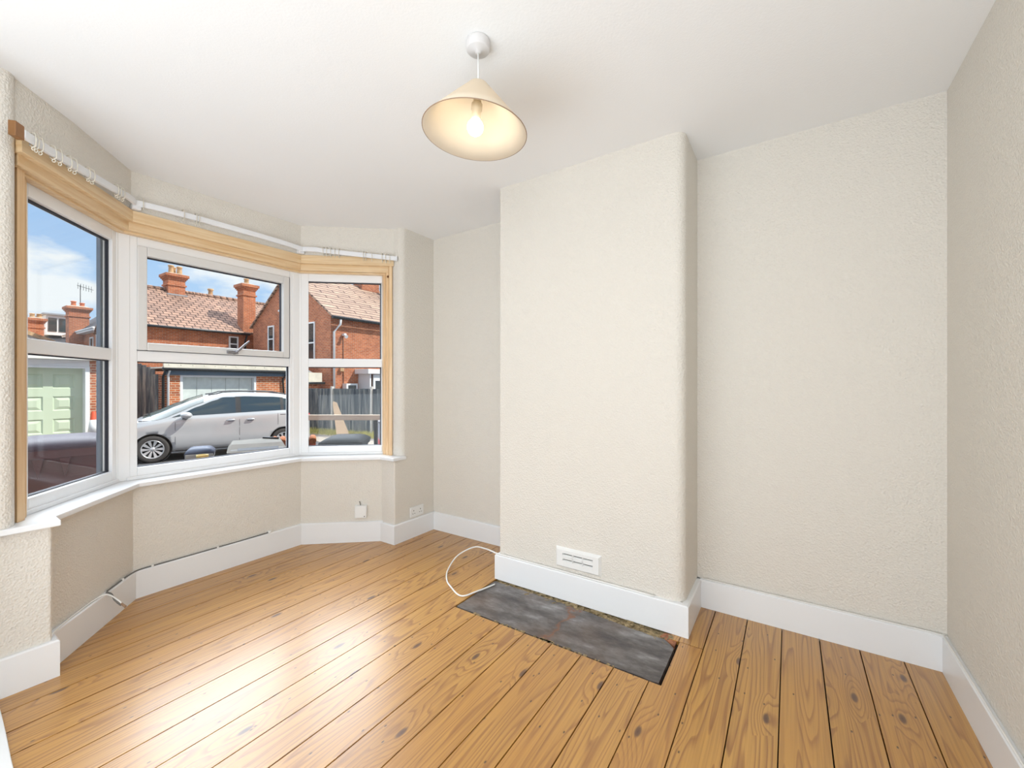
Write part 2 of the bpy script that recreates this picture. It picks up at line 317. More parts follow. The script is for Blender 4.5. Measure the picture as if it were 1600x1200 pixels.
# ------------------------------------------------------------------ mesh helpers
COL = S.collection
class MB:
    def __init__(s): s.bm = bmesh.new(); s.attr = None
    def face(s, vs, smooth=False, mat=0):
        try: f = s.bm.faces.new(vs)
        except ValueError: return None
        f.smooth = smooth; f.material_index = mat; return f
    def box(s, x0, x1, y0, y1, z0, z1, mat=0, M=None):
        P = [(x0, y0, z0), (x1, y0, z0), (x1, y1, z0), (x0, y1, z0), (x0, y0, z1), (x1, y0, z1), (x1, y1, z1), (x0, y1, z1)]
        return s.hexa(P, mat, M)
    def hexa(s, P, mat=0, M=None):
        v = [s.bm.verts.new((M @ Vector(p)) if M else p) for p in P]
        fs = [s.face([v[i] for i in q], mat=mat) for q in ((3, 2, 1, 0), (4, 5, 6, 7), (0, 1, 5, 4), (1, 2, 6, 5), (2, 3, 7, 6), (3, 0, 4, 7))]
        return fs
    def prism(s, poly, z0, z1, mat=0, M=None, smooth=False):
        """poly in XY (counter-clockwise), extruded in Z; z1 may be a function of x, y"""
        zt = z1 if callable(z1) else (lambda x, y: z1)
        f = (lambda p: (M @ Vector(p))) if M else (lambda p: p)
        lo = [s.bm.verts.new(f((x, y, z0))) for x, y in poly]; hi = [s.bm.verts.new(f((x, y, zt(x, y)))) for x, y in poly]
        n = len(poly)
        s.face(lo[::-1], mat=mat); s.face(hi, mat=mat)
        for i in range(n): s.face([lo[i], lo[(i + 1) % n], hi[(i + 1) % n], hi[i]], smooth=smooth, mat=mat)
    def tube(s, pts, r, seg=8, mat=0, cap=True, closed=False):
        pts = [Vector(p) for p in pts]; rings = []
        n = len(pts)
        up = Vector((0, 0, 1))
        for i, p in enumerate(pts):
            if closed: d = pts[(i + 1) % n] - pts[i - 1]
            else: d = pts[min(i + 1, n - 1)] - pts[max(i - 1, 0)]
            d.normalize()
            a = up - d * up.dot(d)
            if a.length < 0.1: a = Vector((1, 0, 0)) - d * d.x
            a.normalize(); b = d.cross(a)
            rr = r[i] if isinstance(r, (list, tuple)) else r
            rings.append([s.bm.verts.new(p + a * rr * math.cos(2 * PI * k / seg) + b * rr * math.sin(2 * PI * k / seg)) for k in range(seg)])
        for i in range(n if closed else n - 1):
            A, B = rings[i], rings[(i + 1) % n]
            for k in range(seg): s.face([A[k], A[(k + 1) % seg], B[(k + 1) % seg], B[k]], smooth=True, mat=mat)
        if cap and not closed: s.face(rings[0][::-1], mat=mat); s.face(rings[-1], mat=mat)
    def lathe(s, prof, c=(0, 0, 0), seg=32, M=None, mat=0, smooth=True, closed=False):
        """prof = [(r, z)...]"""
        c = Vector(c); rings = []
        for r, z in prof:
            if r < 1e-6: rings.append([s.bm.verts.new((M @ (c + Vector((0, 0, z)))) if M else c + Vector((0, 0, z)))])
            else:
                ring = []
                for k in range(seg):
                    p = c + Vector((r * math.cos(2 * PI * k / seg), r * math.sin(2 * PI * k / seg), z))
                    ring.append(s.bm.verts.new((M @ p) if M else p))
                rings.append(ring)
        L = len(rings)
        for i in range(L if closed else L - 1):
            A, B = rings[i], rings[(i + 1) % L]
            if len(A) == 1 and len(B) == 1: continue
            for k in range(seg):
                k2 = (k + 1) % seg
                if len(A) == 1: s.face([A[0], B[k2], B[k]], smooth, mat)
                elif len(B) == 1: s.face([A[k], A[k2], B[0]], smooth, mat)
                else: s.face([A[k], A[k2], B[k2], B[k]], smooth, mat)
    def grid(s, rows, smooth=True, mat=0):
        V = [[s.bm.verts.new(p) for p in r] for r in rows]
        for i in range(len(V) - 1):
            for j in range(len(V[0]) - 1): s.face([V[i][j], V[i][j + 1], V[i + 1][j + 1], V[i + 1][j]], smooth, mat)
        return V
    def obj(s, name, mats, parent=None, bevel=0.0, seg=2, uv=True, recalc=True, kind=None):
        bm = s.bm
        if recalc: bmesh.ops.recalc_face_normals(bm, faces=bm.faces)
        if uv:
            L = bm.loops.layers.uv.new('UVMap')
            for f in bm.faces:
                n = f.normal
                if abs(n.z) > 0.95: u, v = Vector((1, 0, 0)), Vector((0, 1, 0))
                else:
                    u = Vector((0, 0, 1)).cross(n).normalized(); v = n.cross(u)
                for l in f.loops: l[L].uv = (l.vert.co.dot(u), l.vert.co.dot(v))
        me = bpy.data.meshes.new(name); bm.to_mesh(me); bm.free()
        if isinstance(mats, str): mats = [mats]
        for m in mats: me.materials.append(MATS[m])
        o = bpy.data.objects.new(name, me); COL.objects.link(o)
        if parent: o.parent = parent
        if bevel:
            b = o.modifiers.new('bevel', 'BEVEL'); b.width = bevel; b.segments = seg; b.limit_method = 'ANGLE'; b.angle_limit = R(40)
        if kind: o['kind'] = kind
        return o
def local(o):
    """move a part's mesh so that it keeps its world place under a moved parent"""
    return o
def thing(name, label, cat, loc=(0, 0, 0), rz=0, group=None):
    o = bpy.data.objects.new(name, None); COL.objects.link(o)
    o.empty_display_size = 0.1
    o.location = loc; o.rotation_euler = (0, 0, rz)
    o['label'] = label; o['category'] = cat
    if group: o['group'] = group
    return o
def under(o, root):
    """parent a part whose mesh is in world coordinates to a thing that has a location of its own"""
    mw = Matrix.Translation(root.location) @ Matrix.Rotation(root.rotation_euler.z, 4, 'Z')
    o.parent = root
    o.data.transform(mw.inverted()); return o
def tag(o, label, cat, group=None):
    o['label'] = label; o['category'] = cat
    if group: o['group'] = group
    return o
def struct(o): o['kind'] = 'structure'; return o
def arc(cx, cy, r, a0, a1, n=8):
    return [(cx + r * math.cos(R(a0 + (a1 - a0) * i / n)), cy + r * math.sin(R(a0 + (a1 - a0) * i / n))) for i in range(n + 1)]

# ------------------------------------------------------------------ the room
def zc(x, y): return 2.622 - 0.009 * y          # the old ceiling drops slightly towards the bay
SA = R(49.5); KM = math.tan(SA / 2)
XL, XR, Y0 = 0.865, 1.915, 3.32
def BL(s, d): return (XL - KM * d - math.cos(SA) * s, Y0 + d - math.sin(SA) * s)
def BR(s, d): return (XR + KM * d + math.cos(SA) * s, Y0 + d - math.sin(SA) * s)
def BC(x, d): return (x, Y0 + d)
YFL, YFR = 2.735, 2.68                           # inner faces of the front wall, left and right of the bay
XCH, XAR, XAL = 2.31, 2.675, 2.78                # chimney breast, right alcove, left alcove
YR = -0.595
YC0, YC1 = 0.455, 1.622
XB = -2.3                                        # far side of the adjoining room behind the camera

# floor
FLO = MB()
rnd = random.Random(3)
board_vals = []
def board(x0, x1, y0, y1, val):
    g = 0.0016 + rnd.random() * 0.0016
    n0 = len(FLO.bm.faces)
    FLO.box(x0, x1, y0 + g, y1 - g, -0.02, 0.0)
    board_vals.extend([val] * 6)
yb = 0.354 - 0.16 * 7
k = 0
while yb < 3.5:
    y0, y1 = yb, yb + 0.16
    val = rnd.random()
    xm = 3.0
    if y0 > 0.50 and y1 < 1.66: xm = 1.868
    if abs(y0 - 0.354) < 0.01:
        FLO.box(XB, 2.235, y0 + .002, 0.462, -.02, 0); board_vals.extend([val] * 6)
        FLO.box(XB, 1.868, 0.462, y1 - .002, -.02, 0); board_vals.extend([val] * 6)
        board(2.239, 2.9, y0, 0.47, rnd.random())
        FLO.box(2.239, 2.32, 0.47, .512, -.02, -.001); board_vals.extend([.4] * 6)
    else:
        # now and then a butt joint
        if k % 5 == 2 and xm > 2:
            xj = (1.35, 0.55, 2.0, 1.0)[(k // 5) % 4]
            if False: pass
        board(XB, xm, y0, y1, val)
    yb += 0.16; k += 1
fl = FLO.obj('floor', 'floor_boards', uv=False, kind='structure')
fa = fl.data.attributes.new('board_random', 'FLOAT', 'FACE')
fa.data.foreach_set('value', board_vals[:len(fl.data.polygons)])
m = MB(); m.box(XB, 3.0, YR - .1, 3.5, -0.10, -0.022); sf = m.obj('subfloor', 'subfloor', fl, kind='structure')

# ceiling
m = MB()
cp = [(XB, YR - .1), (3.0, YR - .1), (3.0, 3.7), (XB, 3.7)]
lo = [m.bm.verts.new((x, y, zc(x, y))) for x, y in cp]; hi = [m.bm.verts.new((x, y, 2.75)) for x, y in cp]
m.face(lo); m.face(hi[::-1])
for i in range(4): m.face([lo[i], hi[i], hi[(i + 1) % 4], lo[(i + 1) % 4]])
m.obj('ceiling', 'ceiling_paint', kind='structure')

ZT = 2.66
# front wall: two piers and the bay walls, below the sill and above the head
SILL_T, SILL_B = 0.702, 0.676
m = MB()
# left pier, lower and upper
m.prism([(XB, YFL), (0.426, YFL)] + arc(0.426, YFL + .012, .012, -90, 0, 3) + [(0.438, 3.0), (XB, 3.0)], -0.02, SILL_B)
m.prism([(XB, 2.698), (0.278, 2.698)] + arc(0.278, 2.75, .052, -90, 0, 8) + [(0.330, 3.0), (XB, 3.0)], SILL_B, ZT)
# right pier
m.prism([(2.33, 3.0), (2.33, YFR + .012)] + arc(2.342, YFR + .012, .012, 180, 270, 3) + [(3.0, YFR), (3.0, 3.0)], -0.02, SILL_B)
m.prism([(2.45, 3.0), (2.45, 2.93), (2.400, 2.855), (2.400, YFR + .05)] + arc(2.45, YFR + .05, .05, 180, 270, 8) + [(3.0, YFR), (3.0, 3.0)], SILL_B, ZT)
# bay, lower wall
m.prism([BL(0.69, 0), BL(0, 0), BR(0, 0), BR(0.68, 0), BR(0.68, .22), BR(0, .22), BL(0, .22), BL(0.69, .22)][::-1], -0.02, SILL_B)
# bay, upper wall over the head
m.prism([(.330, 2.746), BL(0.50, .012), BL(0, .012), BR(0, .012), BR(0.79, .012), BR(0.79, .22), BR(0, .22), BL(0, .22), BL(0.70, .22), (.330, 2.98)][::-1], 2.335, ZT)
m.obj('wall_front', 'wall_paint', kind='structure')

m = MB(); m.box(XAL, 3.0, YC1 - .05, 3.0, -.02, ZT); m.obj('wall_alcove_left', 'wall_paint', kind='structure')
m = MB(); m.prism([(3.0, YC1), (XCH + .008, YC1)] + arc(XCH + .008, YC1 - .008, .008, 90, 180, 3) + arc(XCH + .055, YC0 + .055, .055, 180, 270, 8) + [(3.0, YC0)], -.02, ZT)
m.obj('wall_chimney_breast', 'wall_paint', kind='structure')
m = MB(); m.box(XAR, 3.0, YR - .1, YC0 + .03, -.02, ZT); m.obj('wall_alcove_right', 'wall_paint', kind='structure')
m = MB(); m.box(XB - .1, 3.0, YR - .1, YR, -.02, ZT); m.obj('wall_right', 'wall_paint', kind='structure')
m = MB(); m.box(-.02, .10, 2.50, YFL + .05, -.02, ZT); m.obj('wall_left', 'wall_paint', kind='structure')
m = MB(); m.box(XB - .1, XB, YR - .1, 3.0, -.02, ZT); m.obj('wall_back', 'wall_paint', kind='structure')

# baseboards
def skirt(name, pts, h=0.163, th=0.02, side=1, bow=0):
    """pts = wall line; the board stands on the side to the left (side=1) or right of the direction"""
    m = MB()
    n = len(pts)
    P = [Vector(p) for p in pts]
    def offs(d):
        out = []
        for i in range(n):
            ds = []
            if i > 0: ds.append((P[i] - P[i - 1]).normalized())
            if i < n - 1: ds.append((P[i + 1] - P[i]).normalized())
            ns = [Vector((-q.y, q.x)) * side for q in ds]
            if len(ns) == 1: out.append(P[i] + ns[0] * d)
            else:
                b = (ns[0] + ns[1]); b.normalize(); out.append(P[i] + b * d / max(0.3, b.dot(ns[0])))
        return out
    A, B, C = offs(-0.01), offs(th), offs(th - .006)
    rows = [[(p.x, p.y, 0.0) for p in A], [(p.x, p.y, 0.0) for p in B], [(p.x, p.y, h - .006) for p in B], [(p.x, p.y, h) for p in C], [(p.x, p.y, h) for p in A]]
    V = m.grid(rows, smooth=False)
    m.face([V[i][0] for i in range(5)]); m.face([V[i][-1] for i in range(5)][::-1])
    return m.obj(name, 'white_gloss', kind='structure')
skirt('baseboard_left', [(.10, 2.50), (.10, YFL)], side=-1, h=.165)
skirt('baseboard_front_hall', [(XB, YFL), (-.02, YFL)], side=-1, h=.165)
skirt('baseboard_front', [(0.10, YFL), (0.438, YFL), (0.438, 2.87)], side=-1, h=.162)
skirt('baseboard_bay', [BL(0.66, 0), BL(0, 0), BR(0, 0), BR(0.65, 0)], side=-1, h=.165)
skirt('baseboard_pier', [(2.33, 2.88), (2.33, YFR), (XAL, YFR)], side=-1, h=.155)
skirt('baseboard_alcove_left', [(XAL, YFR), (XAL, YC1)], side=-1, h=.155)
skirt('baseboard_chimney', [(XAL, YC1), (XCH, YC1), (XCH, YC0), (XAR, YC0)], side=-1, h=.162, th=.024)
skirt('baseboard_alcove_right', [(XAR, YC0), (XAR, YR)], side=-1, h=.162)
skirt('baseboard_right', [(XAR, YR), (XB, YR)], side=-1, h=.16)

# painted threshold strip where the boards meet the carpet of the adjoining room
m = MB()
tp = [(.240, 1.3), (.256, 2.10), (.262, 2.25), (.270, 2.42), (.276, 2.58), (.279, YFL - .02)]
m.prism(tp + [(x - .030, y) for x, y in tp[::-1]], 0.0, .012); m.obj('trim_6', 'white_gloss', bevel=.003, kind='structure')
m = MB(); m.prism([(XB, YR + .02), (-.6, YR + .02), (.19, 1.3), (.25, YFL - .02), (XB, YFL - .02)], .001, .009); m.obj('floor_adjoining', 'carpet', kind='structure')
# window sill board
m = MB()
sl = [(0.275, YFL + .03), (0.275, YFL - .045), (0.456, YFL - .055)]
nl = BL(0.0, -0.04); nr = BR(0.0, -0.04)
def onL(x, d): # point on the left nose line at a given X
    a = BL(0, d); s = (a[0] - x) / math.cos(SA); return BL(s, d)
def onR(x, d):
    a = BR(0, d); s = (x - a[0]) / math.cos(SA); return BR(s, d)
poly = sl + [onL(0.456, -.04), nl, nr, onR(2.297, -.04), (2.297, YFR - .025), (2.435, YFR - .025), (2.435, YFR + .02), onR(2.40, .05), onR(2.40, .16), BR(0, .16), BL(0, .16), onL(0.33, .16), (0.33, 2.80)]
m.prism(poly, SILL_B, SILL_T)
m.obj('trim_1', 'white_gloss', bevel=.004, kind='structure')

# pine architrave: outer board, inner board and a bead, following the three sides of the head and down both ends
m = MB()
def headband(d0, d1, z0, z1, sL, sR, mb):
    a = [BL(sL, d0), BL(0, d0), BR(0, d0), BR(sR, d0)]; b = [BL(sL, d1), BL(0, d1), BR(0, d1), BR(sR, d1)]
    for i in range(3):
        mb.prism([a[i], b[i], b[i + 1], a[i + 1]], z0, z1)
headband(.000, .06, 2.284, 2.352, .80, .735, m)
headband(.028, .10, 2.234, 2.286, .79, .725, m)
headband(.058, .10, 2.222, 2.236, .78, .715, m)
a = m.obj('trim_2', 'pine_trim', bevel=.002, kind='structure'); m = MB()
def jamb(F, s0, s1, d0, d1, mb, z1=2.284): mb.prism([F(s0, d0), F(s1, d0), F(s1, d1), F(s0, d1)], SILL_T, z1)
jamb(BL, .735, .775, .045, .12, m); jamb(BL, .700, .740, .070, .14, m); jamb(BL, .680, .702, .086, .14, m)
jamb(BR, .700, .726, .005, .14, m); jamb(BR, .684, .704, .030, .14, m); jamb(BR, .670, .688, .062, .14, m)
m.obj('trim_7', 'pine_upright', bevel=.002, kind='structure')
m = MB()
p = BR(.697, .026); m.lathe([(0, -.001), (.010, 0), (0, .001)], seg=12, M=Matrix.Translation((p[0] - .006, p[1] - .006, 2.20)) @ Vector((-1, -.55, 0)).to_track_quat('Z', 'Y').to_matrix().to_4x4())
m.obj('knot', 'knot', a)

# windows: white plastic frames, glass panes
ZW0, ZW1 = SILL_T, 2.29
TR0, TR1 = 1.443, 1.512         # transom
GB, GT = 0.775, 2.163
FI, FO = 0.100, 0.165           # frame depth in front of and behind the panes
def window(name, F, L, g0, g1, opening=False):
    """F(s, d) maps a length along the side and a depth to a point; frame from s=0 to L, glass from g0 to g1"""
    root = thing(name, None, None); del root['label']; del root['category']; root['kind'] = 'structure'
    def bx(mb, s0, s1, z0, z1, d0, d1): mb.prism([F(s0, d0), F(s1, d0), F(s1, d1), F(s0, d1)], z0, z1)
    fr = MB()
    bx(fr, 0, g0, ZW0, ZW1, FI, FO); bx(fr, g1, L, ZW0, ZW1, FI, FO)
    bx(fr, g0, g1, ZW0, GB, FI, FO); bx(fr, g0, g1, GT, ZW1, FI, FO); bx(fr, g0, g1, TR0, TR1, FI + .004, FO)
    bx(fr, 0, L, ZW0, ZW0 + .022, FI - .012, FI + .01)
    fr.obj('window_frame', 'upvc', root, bevel=.004, kind='structure')
    for z0, z1, nm in ((GB, TR0, 'lower'), (TR1, GT, 'upper')):
        a0, a1, b0, b1 = g0, g1, z0, z1
        d = FI + .03
        if opening and nm == 'upper':
            sa = MB(); q = FI - .012
            bx(sa, a0 - .002, a0 + .046, b0 + .002, b1 + .008, q, q + .05); bx(sa, a1 - .046 - .012, a1 - .010, b0 + .002, b1 + .008, q, q + .05)
            bx(sa, a0 + .046, a1 - .058, b0 + .002, b0 + .050, q, q + .05); bx(sa, a0 + .046, a1 - .058, b1 - .050, b1 + .008, q, q + .05)
            so_ = sa.obj('window_sash', 'upvc_grey', root, bevel=.005, kind='structure')
            gk = MB()
            bx(gk, a0 - .004, a1 - .006, b0 - .001, b0 + .0025, q + .008, q + .03); bx(gk, a1 - .010, a1 - .006, b0, b1 + .010, q + .008, q + .03)
            gk.obj('gasket', 'gasket', root, kind='structure')
            a0, a1, b0, b1 = a0 + .046, a1 - .058, b0 + .050, b1 - .050
            hd = MB()     # espagnolette handle, turned upwards to the right
            p0 = Vector((*F(a0 + .50, q - .012), b0 - .030))
            hd.lathe([(0, -.016), (.016, -.014), (.017, 0), (.012, .006), (0, .008)], seg=16, M=Matrix.Translation(p0) @ Matrix.Rotation(R(90), 4, 'X'))
            hd.box(-.040, .032, -.012, .006, -.012, .012, M=Matrix.Translation(p0 + Vector((-.01, .006, 0))))
            hd.tube([p0 + Vector(v) for v in ((0, -.02, 0), (.018, -.035, .02), (.05, -.036, .055), (.085, -.034, .088))], [.008, .009, .008, .006], seg=8)
            hd.obj('window_handle', 'chrome', root, bevel=.003, kind='structure')
        gl = MB(); bx(gl, a0 - .004, a1 + .004, b0 - .004, b1 + .004, d, d + .004)
        gl.obj('glass_pane', 'window_glass', root, kind='structure')
        sp = MB(); w = .0035
        bx(sp, a0, a0 + w, b0, b1, d - .006, d + .018); bx(sp, a1 - w, a1, b0, b1, d - .006, d + .018)
        bx(sp, a0, a1, b0, b0 + w, d - .006, d + .018); bx(sp, a0, a1, b1 - w * 1.6, b1, d - .006, d + .018)
        sp.obj('glazing_gasket', 'gasket', root, kind='structure')
    return root
window('window_1', BL, .705, .050, .658)
window('window_2', lambda s, d: (XL - KM * d * 0 - .005 + s, Y0 + d), 1.05 + .01, .053, 1.020, opening=True)
window('window_3', BR, .70, .072, .668)
# corner posts between the three windows
for i, (F, sg) in enumerate(((BL, -1), (BR, 1))):
    m = MB()
    c = F(0, FI)
    cx = XL if sg < 0 else XR
    m.prism([F(.012, FI - .004), F(0, FI - .006), (cx - sg * .012, Y0 + FI - .004), (cx - sg * .012, Y0 + FO + .02), F(0, FO + .04), F(.012, FO + .02)][::sg], ZW0, ZW1)
    m.obj('trim_%d' % (i + 3), 'upvc', bevel=.004, kind='structure')
# outer reveal of the left window: dark grey plastic edge seen through the glass
m = MB(); m.prism([BL(.035, .166), BL(.068, .166), BL(.068, .19), BL(.035, .19)], ZW0, ZW1)
m.obj('trim_5', 'spacer', kind='structure')

# ------------------------------------------------------------------ curtain rail and hooks
RAIL = []
def railz(s):  # rail sags a little towards both ends
    return 2.392 - .055 * max(0.0, min(1.0, s / .75)) ** 1.0
for s in (.835, .7, .5, .3, .16): RAIL.append((*BL(s, -.03), railz(s)))
q = [BL(.12, -.03), BL(.05, -.025), (XL - .0, Y0 - .022), (XL + .07, Y0 - .026), (XL + .14, Y0 - .03)]
RAIL += [(x, y, railz(.12 - .03 * i) + .004) for i, (x, y) in enumerate(q)]
for x in (1.2, 1.4, 1.6): RAIL.append((x, Y0 - .03, 2.400))
q = [(XR - .14, Y0 - .03), (XR - .07, Y0 - .026), (XR, Y0 - .022), BR(.05, -.025), BR(.12, -.03)]
RAIL += [(x, y, railz(.03 * i) + .004) for i, (x, y) in enumerate(q)]
for s in (.16, .3, .5, .7, .746): RAIL.append((*BR(s, -.03), railz(s)))
cr = thing('curtain_rail', 'long white plastic curtain rail bent round the bay above the pine architrave', 'curtain rail', (0, 0, 0))
def ribbon(mb, pts, th, h0, h1):
    P = [Vector(p) for p in pts]; rows = [[], [], [], [], []]
    for i, p in enumerate(P):
        d = P[min(i + 1, len(P) - 1)] - P[max(i - 1, 0)]; d.z = 0; d.normalize(); n = Vector((-d.y, d.x, 0))
        if n.y > 0: n = -n
        for k, (a, b) in enumerate(((0, h0), (th, h0), (th, h1), (0, h1), (0, h0))): rows[k].append(p + n * a + Vector((0, 0, b)))
    V = mb.grid(rows, smooth=False)
    mb.face([V[k][0] for k in range(4)]); mb.face([V[k][-1] for k in range(4)][::-1])
m = MB(); ribbon(m, RAIL, .014, -.018, .018); m.obj('rail_track', 'rail_white', cr, bevel=.003)
m = MB(); p = BL(.857, -.03); q = Vector((*p, railz(.857)))
Mx = Matrix.Translation(q) @ Matrix.Rotation(math.atan2(math.sin(SA), math.cos(SA)), 4, 'Z')
m.box(-.022, .022, -.012, .014, -.030, .030, M=Mx); m.obj('end_block', 'brown_wood', cr, bevel=.003)['label'] = 'brown wooden end block'
m = MB(); p = BR(.75, -.03); Mx = Matrix.Translation((*p, railz(.75))) @ Matrix.Rotation(-SA, 4, 'Z'); m.box(-.004, .006, -.02, .004, -.021, .021, M=Mx); m.obj('end_cap', 'rail_white', cr, bevel=.002)
for pt in ((XL + .01, Y0 - .02, 2.366), (XR - .01, Y0 - .02, 2.366)):
    m = MB(); m.box(pt[0] - .022, pt[0] + .022, pt[1] - .012, pt[1] + .03, pt[2] - .012, pt[2] + .016); m.obj('rail_bracket', 'rail_white', cr, bevel=.004)
# one hook: a glider loop over the rail with a small eye below
def hook_mesh():
    m = MB()
    loop = [(0, -.018, -.022), (0, -.021, 0), (0, -.018, .021), (0, -.006, .024), (0, .001, .020), (0, .001, -.020), (0, -.008, -.026)]
    loop = [(a, b * 1.12, c * 1.25) for a, b, c in loop]; m.tube(loop, .0027, seg=6, closed=True)
    eye = [(0, -.012 + .006 * math.cos(a), -.038 + .007 * math.sin(a)) for a in [2 * PI * i / 10 for i in range(10)]]
    m.tube(eye, .0022, seg=6, closed=True)
    me_o = m.obj('curtain_hook', 'hook_cream'); return me_o
hk = hook_mesh(); first = True
places = [('L', s) for s in (.79, .773, .753, .681, .644, .58, .551, .455, .427, .226, .198, .169)] + [('C', x) for x in (.905, 1.104, 1.175, 1.193)] + \
         [('R', s) for s in (.178, .203, .233, .263, .298, .485, .505, .551, .638, .668, .694)]
for i, (sd_, s) in enumerate(places):
    o = hk if first else hk.copy()
    if not first: COL.objects.link(o)
    first = False
    if sd_ == 'L': p, rz, z = BL(s, -.03), SA, railz(s)
    elif sd_ == 'R': p, rz, z = BR(s, -.03), -SA, railz(s)
    else: p, rz, z = (s, Y0 - .03), 0, 2.400
    o.location = (p[0], p[1], z); o.rotation_euler = (R(random.uniform(-3, 3)), 0, rz + R(random.uniform(-14, 14)))
    ORD = ('first', 'second', 'third', 'fourth', 'fifth', 'sixth', 'seventh', 'eighth', 'ninth', 'tenth', 'eleventh', 'twelfth')
    cnt = sum(1 for q_ in places[:i] if q_[0] == sd_)
    if sd_ == 'L': tag(o, 'cream curtain hook above the left window, %s from the brown end block' % ORD[cnt], 'curtain hook', 'curtain hooks above the left window')
    elif sd_ == 'C': tag(o, 'cream curtain hook above the middle window, %s from its left end' % ORD[cnt], 'curtain hook', 'curtain hooks above the middle window')
    else: tag(o, 'cream curtain hook above the right window, %s from the middle window' % ORD[cnt], 'curtain hook', 'curtain hooks above the right window')

# ------------------------------------------------------------------ pendant light
LX, LY = 1.276, 0.997
pl = thing('pendant_light', 'cream cone pendant lampshade with lit bulb hanging from the white ceiling', 'ceiling light', (LX, LY, 2.25))
def P_(mb, name, mat, **k):
    o = mb.obj(name, mat, **k); return under(o, pl)
zr = zc(LX, LY)
m = MB(); m.lathe([(0, 0), (.045, 0), (.046, -.004), (.045, -.032), (.041, -.037), (.012, -.039), (.010, -.046), (0, -.046)], c=(LX, LY, zr), seg=40); P_(m, 'ceiling_rose', 'rose_plastic')
m = MB(); m.tube([(LX, LY, zr - .04), (LX + .001, LY, 2.50), (LX, LY, 2.39)], .0032, seg=8); P_(m, 'cord', 'white_plastic')
tilt = Matrix.Translation((LX, LY, 2.43)) @ Matrix.Rotation(R(4.2), 4, Vector((math.cos(R(33.4)), math.sin(R(33.4)), 0))) @ Matrix.Translation((-LX, -LY, -2.43))
m = MB()
prof = [(.019, 2.452), (.028, 2.451), (.038, 2.444), (.048, 2.432), (.10, 2.374), (.15, 2.3165), (.199, 2.262)]
inner = [(r - .0018, z - .0018) for r, z in prof]
m.lathe([(r, z) for r, z in prof] + inner[::-1], c=(LX, LY, 0), seg=72, M=tilt, closed=True)
P_(m, 'lamp_shade', 'shade_paper')
m = MB(); ring = [tilt @ Vector((LX + .199 * math.cos(2 * PI * i / 72), LY + .199 * math.sin(2 * PI * i / 72), 2.2615)) for i in range(72)]
m.tube(ring, .0016, seg=6, closed=True); o = P_(m, 'shade_rim', 'copper_brown')
m = MB(); m.lathe([(0, 2.40), (.014, 2.398), (.016, 2.375), (.021, 2.372), (.021, 2.350), (.0175, 2.348), (.0175, 2.314), (0, 2.314)], c=(LX, LY, 0), seg=24, M=tilt); P_(m, 'lamp_holder', 'holder_cream')
m = MB()
bp = [(.0155, 2.316), (.0165, 2.311)] + [(.031 * math.sin(a), 2.283 + .031 * math.cos(a)) for a in [R(38 + 142 * i / 14) for i in range(15)]]
bp[-1] = (0, bp[-1][1])
m.lathe([(0, 2.316)] + bp, c=(LX, LY, 0), seg=32, M=tilt); P_(m, 'bulb', 'bulb_glow')

# ------------------------------------------------------------------ hearth slab
he = thing('hearth_slab', 'grey slate hearth slab set into the floorboards before the chimney breast', 'hearth', (1.872, .468, 0))
m = MB()
rr = random.Random(11)
def rough_edge(a, b, n, amp):
    return [(a[0] + (b[0] - a[0]) * i / n + rr.uniform(-amp, amp), a[1] + (b[1] - a[1]) * i / n + rr.uniform(-amp, amp)) for i in range(n)]
pg = rough_edge((1.882, .476), (2.17, .476), 6, .001) + rough_edge((2.17, .476), (2.215, .525), 2, .001) + rough_edge((2.215, .525), (2.25, 1.10), 14, .006) + rough_edge((2.25, 1.10), (2.262, 1.628), 12, .003) + rough_edge((2.262, 1.628), (1.882, 1.628), 6, .001) + rough_edge((1.882, 1.628), (1.878, .476), 30, .0025)
m.prism(pg, -.03, -.002); under(m.obj('slate', 'slate'), he)
m = MB()
for i in range(130):
    y = rr.uniform(.49, 1.615); x = rr.uniform(2.225, 2.30)
    if y < .62: x = rr.uniform(2.19, 2.29)
    s = rr.uniform(.006, .017)
    Mx = Matrix.Translation((x, y, -.010 + rr.uniform(-.002, .003))) @ Matrix.Rotation(rr.uniform(0, 3), 4, 'Z') @ Matrix.Rotation(rr.uniform(-.4, .4), 4, 'X')
    m.box(-s, s, -s * .7, s * .7, -s * .4, s * .4, M=Mx)
for i in range(46):
    y = rr.gauss(1.05, .22); s = rr.uniform(.003, .009)
    Mx = Matrix.Translation((1.876 + rr.uniform(-.003, .006), max(.5, min(1.6, y)), -.003)) @ Matrix.Rotation(rr.uniform(0, 3), 4, 'Z')
    m.box(-s, s, -s, s, -.006, .003, M=Mx)
m.box(2.205, 2.305, .478, 1.63, -.035, -.010)
o = under(m.obj('mortar_bed', 'debris'), he); o['kind'] = 'stuff'; o['label'] = 'crumbling sandy mortar strip'
m = MB(); m.prism([(2.19, .478), (2.285, .478), (2.285, .545), (2.245, .56), (2.222, .525)], -.02, -.004); o = under(m.obj('brick_corner', 'red_clay'), he); o['label'] = 'broken red brick corner'

# ------------------------------------------------------------------ vent cover on chimney breast
vc = thing('vent_cover', 'white plastic louvred vent cover low on the chimney breast above the skirting', 'vent', (XCH, 1.05, .25))
m = MB()
y0, y1, z0, z1 = .905, 1.197, .188, .310
xo, xi = XCH - .018, XCH
iy0, iy1, iz0, iz1 = y0 + .012, y1 - .012, z0 + .012, z1 - .012
sy0, sy1 = .952, 1.146
